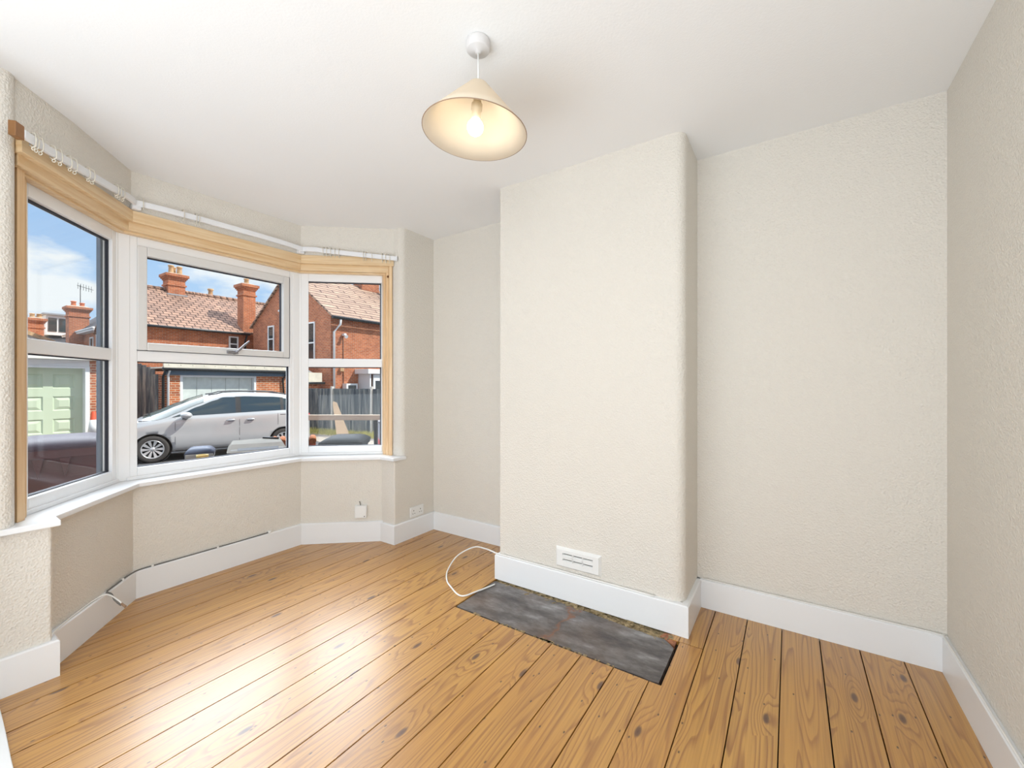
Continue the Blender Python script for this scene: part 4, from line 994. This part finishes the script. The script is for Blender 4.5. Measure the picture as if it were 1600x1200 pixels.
# ------------------------------------------------------------------ traffic cone
tc_ = thing('traffic_cone', 'orange and white traffic cone between the car bonnet and brick pier', 'traffic cone', (3.40, 16.3, -.42))
m = MB(); m.box(-.20, .20, -.20, .20, 0, .04); m.obj('cone_base', 'cone_orange', tc_, bevel=.01)
m = MB(); m.lathe([(.155, .04), (.05, .93), (.04, .95), (0, .95)], seg=24); co = m.obj('cone_body', 'cone_orange', tc_)
m = MB(); m.lathe([(.125, .33), (.077, .72), (.073, .72), (.121, .33)], seg=24, closed=True); m.obj('reflective_sleeve', 'paint_white', co)

# ------------------------------------------------------------------ silver people carrier
CH = math.atan2(.30, -.954)
car = thing('car', 'silver people carrier parked side-on outside the bay window', 'car', (5.47, 13.60, GZ), CH)
def prof(x, pts):
    for (a, za), (b, zb) in zip(pts[:-1], pts[1:]):
        if a <= x <= b: t_ = (x - a) / (b - a); t_ = t_ * t_ * (3 - 2 * t_) * .35 + t_ * .65; return za + (zb - za) * t_
    return pts[0][1] if x < pts[0][0] else pts[-1][1]
TOP = [(-2.20, .98), (-2.12, 1.18), (-1.98, 1.52), (-1.80, 1.635), (-1.2, 1.70), (-.5, 1.725), (.1, 1.705), (.40, 1.665), (.65, 1.58), (1.0, 1.43), (1.4, 1.235), (1.70, 1.085), (1.95, .995), (2.18, .875), (2.32, .74), (2.40, .60)]
WID = [(-2.20, .80), (-2.10, .86), (-1.8, .90), (-1.2, .925), (0, .93), (1.2, .925), (1.7, .90), (2.0, .83), (2.2, .72), (2.34, .55), (2.40, .40)]
BELT = [(-2.20, .96), (-2.0, 1.17), (-1.5, 1.17), (.9, 1.10), (1.3, 1.03), (1.6, .98), (2.0, .88), (2.25, .74), (2.40, .56)]
def edge_z(x):
    zt_ = prof(x, TOP); zb = min(prof(x, BELT), zt_ - .03)
    k_ = max(0.0, min(1.0, (x + .35) / .45)); k2 = max(0.0, min(1.0, (1.75 - x) / .35))
    e = prof(x + .45 * k_ * k2, TOP) - .075 + .045 * k_
    return max(zb + .012, min(e, zt_ - .015))
def sec(x):
    zt_, w, zb = prof(x, TOP), prof(x, WID), min(prof(x, BELT), prof(x, TOP) - .03)
    E = edge_z(x); gh = E - zb
    wr = w * (.945 - .24 * min(1, gh / .52))
    return [(0, .20), (w * .80, .20), (w * .955, .26), (w * .985, .42), (w * 1.0, .58), (w * .985, .70), (w * 1.0, .86 * zb + .02), (w * .975, zb - .03), (w * .945, zb),
            ((w * .945) * .55 + wr * .45, zb + gh * .5), (wr, E), (wr * .94, E + .22 * (zt_ - E)), (wr * .70, E + .68 * (zt_ - E)), (0, zt_ + .008)]
def side_y(x, z):
    s_ = sec(x)[2:11]
    for (ya, za), (yb2, zb2) in zip(s_[:-1], s_[1:]):
        if za <= z <= zb2: return ya + (yb2 - ya) * (z - za) / max(1e-6, zb2 - za)
    return s_[-1][0] if z > s_[-1][1] else s_[0][0]
xs = [-2.20, -2.16, -2.10, -1.98, -1.88, -1.78, -1.6, -1.4, -1.2, -.9, -.6, -.3, 0, .25, .45, .65, .9, 1.1, 1.25, 1.42, 1.6, 1.8, 2.0, 2.15, 2.25, 2.32, 2.37, 2.40]
m = MB()
rows = []
for x in xs:
    s_ = sec(x); rows.append([(x, y, z) for y, z in s_] + [(x, -y, z) for y, z in s_[-2:0:-1]])
n_ = len(rows[0])
V = [[m.bm.verts.new(p) for p in r_] for r_ in rows]
for i in range(len(V) - 1):
    for j in range(n_): m.face([V[i][j], V[i][(j + 1) % n_], V[i + 1][(j + 1) % n_], V[i + 1][j]], True)
m.face(V[0]); m.face(V[-1][::-1])
body = m.obj('car_body', 'car_paint', None)
c_ = MB()
for wx in (-1.46, 1.46):
    c_.lathe([(0, -1.2), (.385, -1.2), (.385, 1.2), (0, 1.2)], seg=48, M=Matrix.Translation((wx, 0, .335)) @ Matrix.Rotation(R(90), 4, 'X'), smooth=False)
cutter = c_.obj('wheel_arch_cutter', 'car_trim', None)
sb = body.modifiers.new('sub', 'SUBSURF'); sb.levels = 1; sb.render_levels = 1
bo = body.modifiers.new('arch', 'BOOLEAN'); bo.object = cutter; bo.operation = 'DIFFERENCE'; bo.solver = 'FAST'
bpy.context.view_layer.update()
dg = bpy.context.evaluated_depsgraph_get()
me = bpy.data.meshes.new_from_object(body.evaluated_get(dg)); me.name = 'car_body'
if len(me.polygons) > 200:
    body.modifiers.clear(); body.data = me
bpy.data.objects.remove(cutter)
while len(body.data.materials) > 1: body.data.materials.pop()
body.parent = car
m = MB(); m.box(-2.0, 2.1, -.62, .62, .22, .80); m.obj('underbody', 'car_trim', car)
for wx in (-1.46, 1.46):
    m = MB(); m.lathe([(.36, -.80), (.385, -.80), (.387, .80), (.36, .80)], seg=48, M=Matrix.Translation((wx, 0, .335)) @ Matrix.Rotation(R(90), 4, 'X'))
    m.obj('arch_liner', 'car_trim', car)
def skin_patch(name, outline, mat, nx=24, off=.006, sgn=1, par=None, top=None):
    """patch lying on the body side inside an outline given as x -> (z0, z1)"""
    x0, x1, f = outline; m = MB(); rows = []
    for i in range(nx + 1):
        x = x0 + (x1 - x0) * i / nx; za, zb = f(x)
        rows.append([(x, sgn * (side_y(x, za + (zb - za) * k / 5) + off), za + (zb - za) * k / 5) for k in range(6)])
    m.grid(rows); return m.obj(name, mat, car, recalc=False)
def wl(x): return prof(x, BELT) + .035
def wt(x):  # underside of the roof rail
    return edge_z(x) - .035
for sg in (1, -1):
    skin_patch('front_door_window', (-.28, 1.08, lambda x: (wl(x), max(wl(x) + .01, min(wt(x), 1.60)))), 'car_glass', sgn=sg)
    skin_patch('rear_door_window', (-1.38, -.40, lambda x: (wl(x), wt(x))), 'car_glass', sgn=sg)
    skin_patch('quarter_window', (-1.98, -1.46, lambda x: (wl(x), max(wl(x) + .01, wt(x) - .02))), 'car_glass', sgn=sg)
    skin_patch('door_pillar', (-.40, -.28, lambda x: (wl(x), wt(x))), 'car_trim', 4, off=.004, sgn=sg)
    skin_patch('rear_pillar', (-1.46, -1.38, lambda x: (wl(x), wt(x))), 'car_trim', 4, off=.005, sgn=sg)
    for xg, z0g in ((-.36, .25), (1.02, .42), (-1.30, .75)):
        skin_patch('door_gap', (xg - .004, xg + .004, lambda x, q=z0g: (q, wl(x) - .02)), 'car_trim', 2, off=.001, sgn=sg)
    skin_patch('slide_track', (-1.95, -1.36, lambda x: (1.075, 1.088)), 'car_trim', 6, off=.002, sgn=sg)
    skin_patch('sill_strip', (-1.02, 1.02, lambda x: (.235, .27)), 'car_trim', 8, off=.004, sgn=sg)
    for hx in (-.16, -.62):
        m = MB(); y = side_y(hx, .98)
        m.tube([(hx - .10, sg * (y + .004), .985), (hx - .07, sg * (y + .034), .990), (hx + .07, sg * (y + .034), .980), (hx + .10, sg * (y + .004), .972)], [.012, .016, .016, .012], seg=8)
        h_ = m.obj('door_handle', 'car_paint', car)
        m = MB(); m.lathe([(0, 0), (.055, 0), (.05, .006), (0, .006)], seg=20, M=Matrix.Translation((hx, sg * (y - .001), .975)) @ Matrix.Rotation(R(-90 * sg), 4, 'X') @ Matrix.Diagonal((1.5, .8, 1, 1))); m.obj('handle_recess', 'plastic_grey', h_)
    # mirror
    m = MB(); y = side_y(.86, 1.12)
    m.lathe([(0, -.11), (.045, -.10), (.075, -.05), (.082, 0), (.07, .06), (.04, .10), (0, .11)], seg=20, M=Matrix.Translation((.80, sg * (y + .17), 1.16)) @ Matrix.Rotation(R(90), 4, 'X') @ Matrix.Diagonal((1.55, 1.0, 1.1, 1)))
    mi = m.obj('wing_mirror', 'car_paint', car)
    m = MB(); m.box(.76, .88, sg * (y - .03) if sg > 0 else -(y + .10), sg * (y + .10) if sg > 0 else -(y - .03), 1.07, 1.105); m.obj('mirror_arm', 'car_trim', mi)
    # roof rail
    m = MB(); P = [(x, sg * (sec(x)[11][0] - .03), prof(x, TOP) + (.035 if -1.6 < x < .15 else -.01)) for x in (-1.75, -1.6, -1.2, -.8, -.4, 0, .15, .32)]
    m.tube(P, .016, seg=8); m.obj('roof_rail', 'car_trim', car)
    # headlight
    m = MB(); rows = []
    for i in range(7):
        x = 1.86 + i * .065; rows.append([(x, sg * (side_y(x, z) + .008), z) for z in [prof(x, BELT) - .22 + .035 * i * .4 + (.15 - .012 * i) * k / 4 for k in range(5)]])
    m.grid(rows); m.obj('headlight', 'headlight', car, recalc=False)
    m = MB(); rows = []
    for i in range(5):
        x = -2.18 + i * .06; rows.append([(x, sg * (side_y(x, z) + .006), z) for z in [.86 + .22 * k / 4 for k in range(5)]])
    m.grid(rows); m.obj('tail_light', 'plastic_red', car, recalc=False)
# windscreen and rear screen lie on the top surface
def top_patch(name, xa, xb, k0, mat, off=.008):
    m = MB(); rows = []
    for i in range(9):
        x = xa + (xb - xa) * i / 8; s_ = sec(x); w = s_[10][0] * .975; z1_ = prof(x, TOP)
        row = []
        for j in range(-6, 7):
            y = w * j / 6; a_ = abs(y); z = z1_ + .008
            pts_ = s_[10:]
            for (ya, za), (yb2, zb2) in zip(pts_[:-1], pts_[1:]):
                if yb2 <= a_ <= ya: z = zb2 + (za - zb2) * (a_ - yb2) / max(1e-6, ya - yb2)
            row.append((x, y, z + off))
        rows.append(row)
    m.grid(rows); return m.obj(name, mat, car, recalc=False)
top_patch('windscreen', .42, 1.66, 0, 'windscreen', .010)
top_patch('cowl', 1.66, 1.74, 0, 'car_trim', .007)
m = MB(); m.tube([(1.66, -.1, 1.135), (1.52, .5, 1.19)], .012); m.tube([(1.66, -.62, 1.12), (1.54, -.02, 1.19)], .012); m.obj('wiper', 'car_trim', car)
# grille and lower intake at the nose
m = MB()
for k in range(4): 
    z = .60 + .045 * k
    m.tube([(2.30 - .0 * k, y, z) if abs(y) > .3 else (2.405 - .012 * k, y, z) for y in (-.46, -.28, 0, .28, .46)], .014, seg=6)
m.obj('grille', 'car_trim', car)
m = MB(); m.box(2.33, 2.405, -.45, .45, .30, .44); m.obj('lower_intake', 'car_trim', car, bevel=.02)
# wheels
def wheel(x, sg):
    w = thing('x', 'x', 'x'); bpy.data.objects.remove(w)
    Mx = Matrix.Translation((x, sg * .81, .335)) @ Matrix.Rotation(R(-90 * sg), 4, 'X')
    m = MB(); m.lathe([(.215, -.10), (.30, -.105), (.325, -.09), (.335, -.05), (.335, .05), (.325, .09), (.30, .105), (.225, .100), (.215, .09)], seg=48, M=Mx, closed=True)
    ty = m.obj('wheel', 'tyre', car)
    m = MB(); m.lathe([(.222, .095), (.228, .103), (.216, .106), (.205, .09), (.20, -.09), (.222, -.09)], seg=48, M=Mx, closed=True)
    m.lathe([(0, .070), (.05, .075), (.055, .060), (0, .055)], seg=20, M=Mx)
    for k in range(10):
        a = 2 * PI * k / 10; Mk = Mx @ Matrix.Rotation(a, 4, 'Z')
        m.hexa([(.045, -.013, .050), (.208, -.038, .075), (.208, .038, .075), (.045, .013, .050), (.045, -.011, .074), (.208, -.031, .095), (.208, .031, .095), (.045, .011, .074)], M=Mk)
    m.obj('alloy_rim', 'alloy', ty)
    m = MB(); m.lathe([(0, .02), (.205, .02), (.205, .0), (0, .0)], seg=32, M=Mx); m.obj('brake_disc', 'car_trim', ty)
for wx in (-1.46, 1.46):
    for sg in (1, -1): wheel(wx, sg)

# ------------------------------------------------------------------ bins and bits near the window
TH = R(33.4)
def bin_thing(label, loc, rz, w, d, h, mb, ml, ribs=True, dome=.05, back=0):
    b = thing('wheelie_bin', label, 'bin', loc, rz)
    m = MB(); t_ = .06
    m.hexa([(-w / 2 + t_, -d / 2 + t_, .05), (w / 2 - t_, -d / 2 + t_, .05), (w / 2 - t_, d / 2 - t_, .05), (-w / 2 + t_, d / 2 - t_, .05), (-w / 2, -d / 2, h - .09), (w / 2, -d / 2, h - .09), (w / 2, d / 2, h - .09), (-w / 2, d / 2, h - .09)])
    m.box(-w / 2 - .025, w / 2 + .025, -d / 2 - .035, d / 2 + .02, h - .13, h - .06)
    if ribs:
        for rx in (-w * .17, w * .06):
            m.hexa([(rx - .002, -d / 2 - .006, h - .30), (rx + .002, -d / 2 - .006, h - .30), (rx + .002, -d / 2 + .02, h - .30), (rx - .002, -d / 2 + .02, h - .30), (rx - .035, -d / 2 - .045, h - .13), (rx + .035, -d / 2 - .045, h - .13), (rx + .035, -d / 2 + .02, h - .13), (rx - .035, -d / 2 + .02, h - .13)])
    m.obj('bin_body', mb, b, bevel=.012)
    m = MB(); rows = []
    for i in range(9):
        x = -w / 2 - .03 + (w + .06) * i / 8; row = []
        for j in range(9):
            y = -d / 2 - .03 + (d + .06) * j / 8
            u_ = 1 - abs(2 * i / 8 - 1) ** 3; v_ = 1 - abs(2 * j / 8 - 1) ** 3
            row.append((x, y, h - .045 + dome * min(u_, v_) + .015 * (1 if 0 < i < 8 and 0 < j < 8 else 0)))
        rows.append(row)
    V = m.grid(rows)
    e = [V[i][0] for i in range(9)] + [V[8][j] for j in range(1, 9)] + [V[i][8] for i in range(7, -1, -1)] + [V[0][j] for j in range(7, 0, -1)]
    lo_ = [m.bm.verts.new((v.co.x, v.co.y, v.co.z - .04)) for v in e]
    for i in range(len(e)): m.face([e[i], e[(i + 1) % len(e)], lo_[(i + 1) % len(e)], lo_[i]])
    m.obj('bin_lid', ml, b)
    for sg in (-1, 1):
        m = MB(); m.lathe([(0, -.03), (.10, -.03), (.10, .03), (0, .03)], seg=24, M=Matrix.Translation((sg * (w / 2 - .06), d / 2 + .02, .10)) @ Matrix.Rotation(R(90), 4, 'Y')); m.obj('wheel', 'tyre', b)
    m = MB(); m.tube([(-w / 2 + .04, d / 2 + .03, h - .10), (-w / 2 + .04, d / 2 + .10, h - .06), (w / 2 - .04, d / 2 + .10, h - .06), (w / 2 - .04, d / 2 + .03, h - .10)], .014); m.obj('handle', mb, b)
    return b
bb_ = bin_thing('large brown wheelie bin with mauve-grey lid outside the left bay window', (.96, 5.66, -.30), R(-12), .70, .70, 1.09, 'bin_brown', 'bin_lid_brown', dome=.07)
bin_thing('black wheelie bin with ridged lid below the timber rail', (4.32, 6.15, GZ), R(-48), .60, .66, 1.08, 'bin_black', 'bin_black', ribs=False, dome=.07)
# pale box and blue-lidded bin low outside the middle window
rb = thing('storage_box', 'pale grey plastic storage box with dark slotted lid before the car', 'box', (2.86, 6.02, GZ), R(-24))
rb.scale = (1, 1, 1.065)
m = MB(); m.box(-.31, .31, -.25, .30, 0, 1.05); m.obj('box_body', 'bin_grey', rb, bevel=.02)
m = MB(); m.hexa([(-.34, -.30, 1.02), (.34, -.30, 1.02), (.34, .34, 1.02), (-.34, .34, 1.02), (-.30, -.10, 1.10), (.30, -.10, 1.10), (.28, .30, 1.12), (-.28, .30, 1.11)]); ld = m.obj('box_lid', 'lid_pale', rb, bevel=.012)
m = MB(); m.hexa([(-.22, -.262, 1.037), (.24, -.262, 1.037), (.24, -.25, 1.03), (-.22, -.25, 1.03), (-.22, -.205, 1.062), (.24, -.205, 1.062), (.24, -.19, 1.06), (-.22, -.19, 1.06)]); m.obj('lid_slot', 'steel_black', ld)
m = MB(); m.tube([(.08, .26, 1.128), (.26, .12, 1.122)], .014); m.obj('lid_strip', 'steel_black', ld)
b2 = bin_thing('small bin with blue-grey lid beside the pale storage box', (2.46, 6.72, GZ), R(-24), .26, .30, 1.09, 'bin_grey', 'lid_blue', ribs=False, dome=.05)
yt = thing('plastic_tub', 'yellow plastic tub tucked below the blue-grey bin lid', 'tub', (2.28, 6.17, GZ), 0)
m = MB(); m.lathe([(0, 0), (.05, 0), (.06, 1.04), (.065, 1.04), (.065, 1.07), (.055, 1.07), (.05, .98), (0, .98)], seg=24); m.obj('tub_body', 'plastic_yellow', yt)
# timber rail on a steel post
tr_ = thing('barrier_rail', 'pale timber rail on black steel posts outside the right bay window', 'rail', (4.85, 6.63, GZ), math.atan2(5.8 - 7.46, 5.4 - 4.30))
m = MB(); m.box(-1.05, 1.05, -.025, .025, 1.30, 1.398); m.obj('rail', 'timber_rail', tr_, bevel=.006)
for px_ in (.36, -.98): m = MB(); m.box(px_ - .03, px_ + .03, .026, .086, 0, 1.34); m.obj('post', 'steel_black', tr_, bevel=.004)
# leaning board
lb = thing('leaning_board', 'tapered pale plywood board leaning behind the black bin', 'board', (6.15, 9.15, GZ), R(-35))
m = MB(); Mx = Matrix.Rotation(R(-10), 4, 'X')
q = [(.10, 0, 0), (.56, 0, 0), (.02, 0, 1.52), (-.06, 0, 1.56), (-.08, 0, 1.5)]
f_ = [m.bm.verts.new(Mx @ Vector((a, 0, c))) for a, b, c in q]; g2 = [m.bm.verts.new(Mx @ Vector((a, .03, c))) for a, b, c in q]
m.face(f_[::-1]); m.face(g2)
for i in range(5): m.face([f_[i], f_[(i + 1) % 5], g2[(i + 1) % 5], g2[i]])
m.obj('board', 'ply', lb)
# brick garden wall end with tile coping
gw = thing('garden_wall', 'low red brick garden wall with tile coping left of the black bin', 'wall', (4.06, 7.02, GZ), R(-30))
m = MB(); m.box(-.45, .22, -.11, .11, 0, .98); m.obj('brickwork', 'brick_gable', gw)
m = MB()
for i in range(6): x = -.40 + i * .115; m.tube([(x, -.13, .985), (x, 0, 1.03), (x, .13, .985)], .055, seg=8)
m.obj('coping_tiles', 'red_clay', gw)
# grey cabinet with red base
gb = thing('storage_cabinet', 'grey plastic storage cabinet with red base beyond the black rail post', 'cabinet', (7.35, 8.62, GZ), R(-35))
m = MB(); m.box(-.28, .9, -.25, .25, .12, .98); m.box(-.31, .93, -.28, .28, .98, 1.03); m.obj('cabinet_body', 'plastic_grey', gb, bevel=.015)
m = MB(); m.box(-.29, .91, -.26, .26, .42, .56); m.obj('red_strip', 'plastic_red', gb)
m = MB(); m.box(-.29, .91, -.26, .26, 0, .12); m.obj('cabinet_base', 'plastic_red', gb)
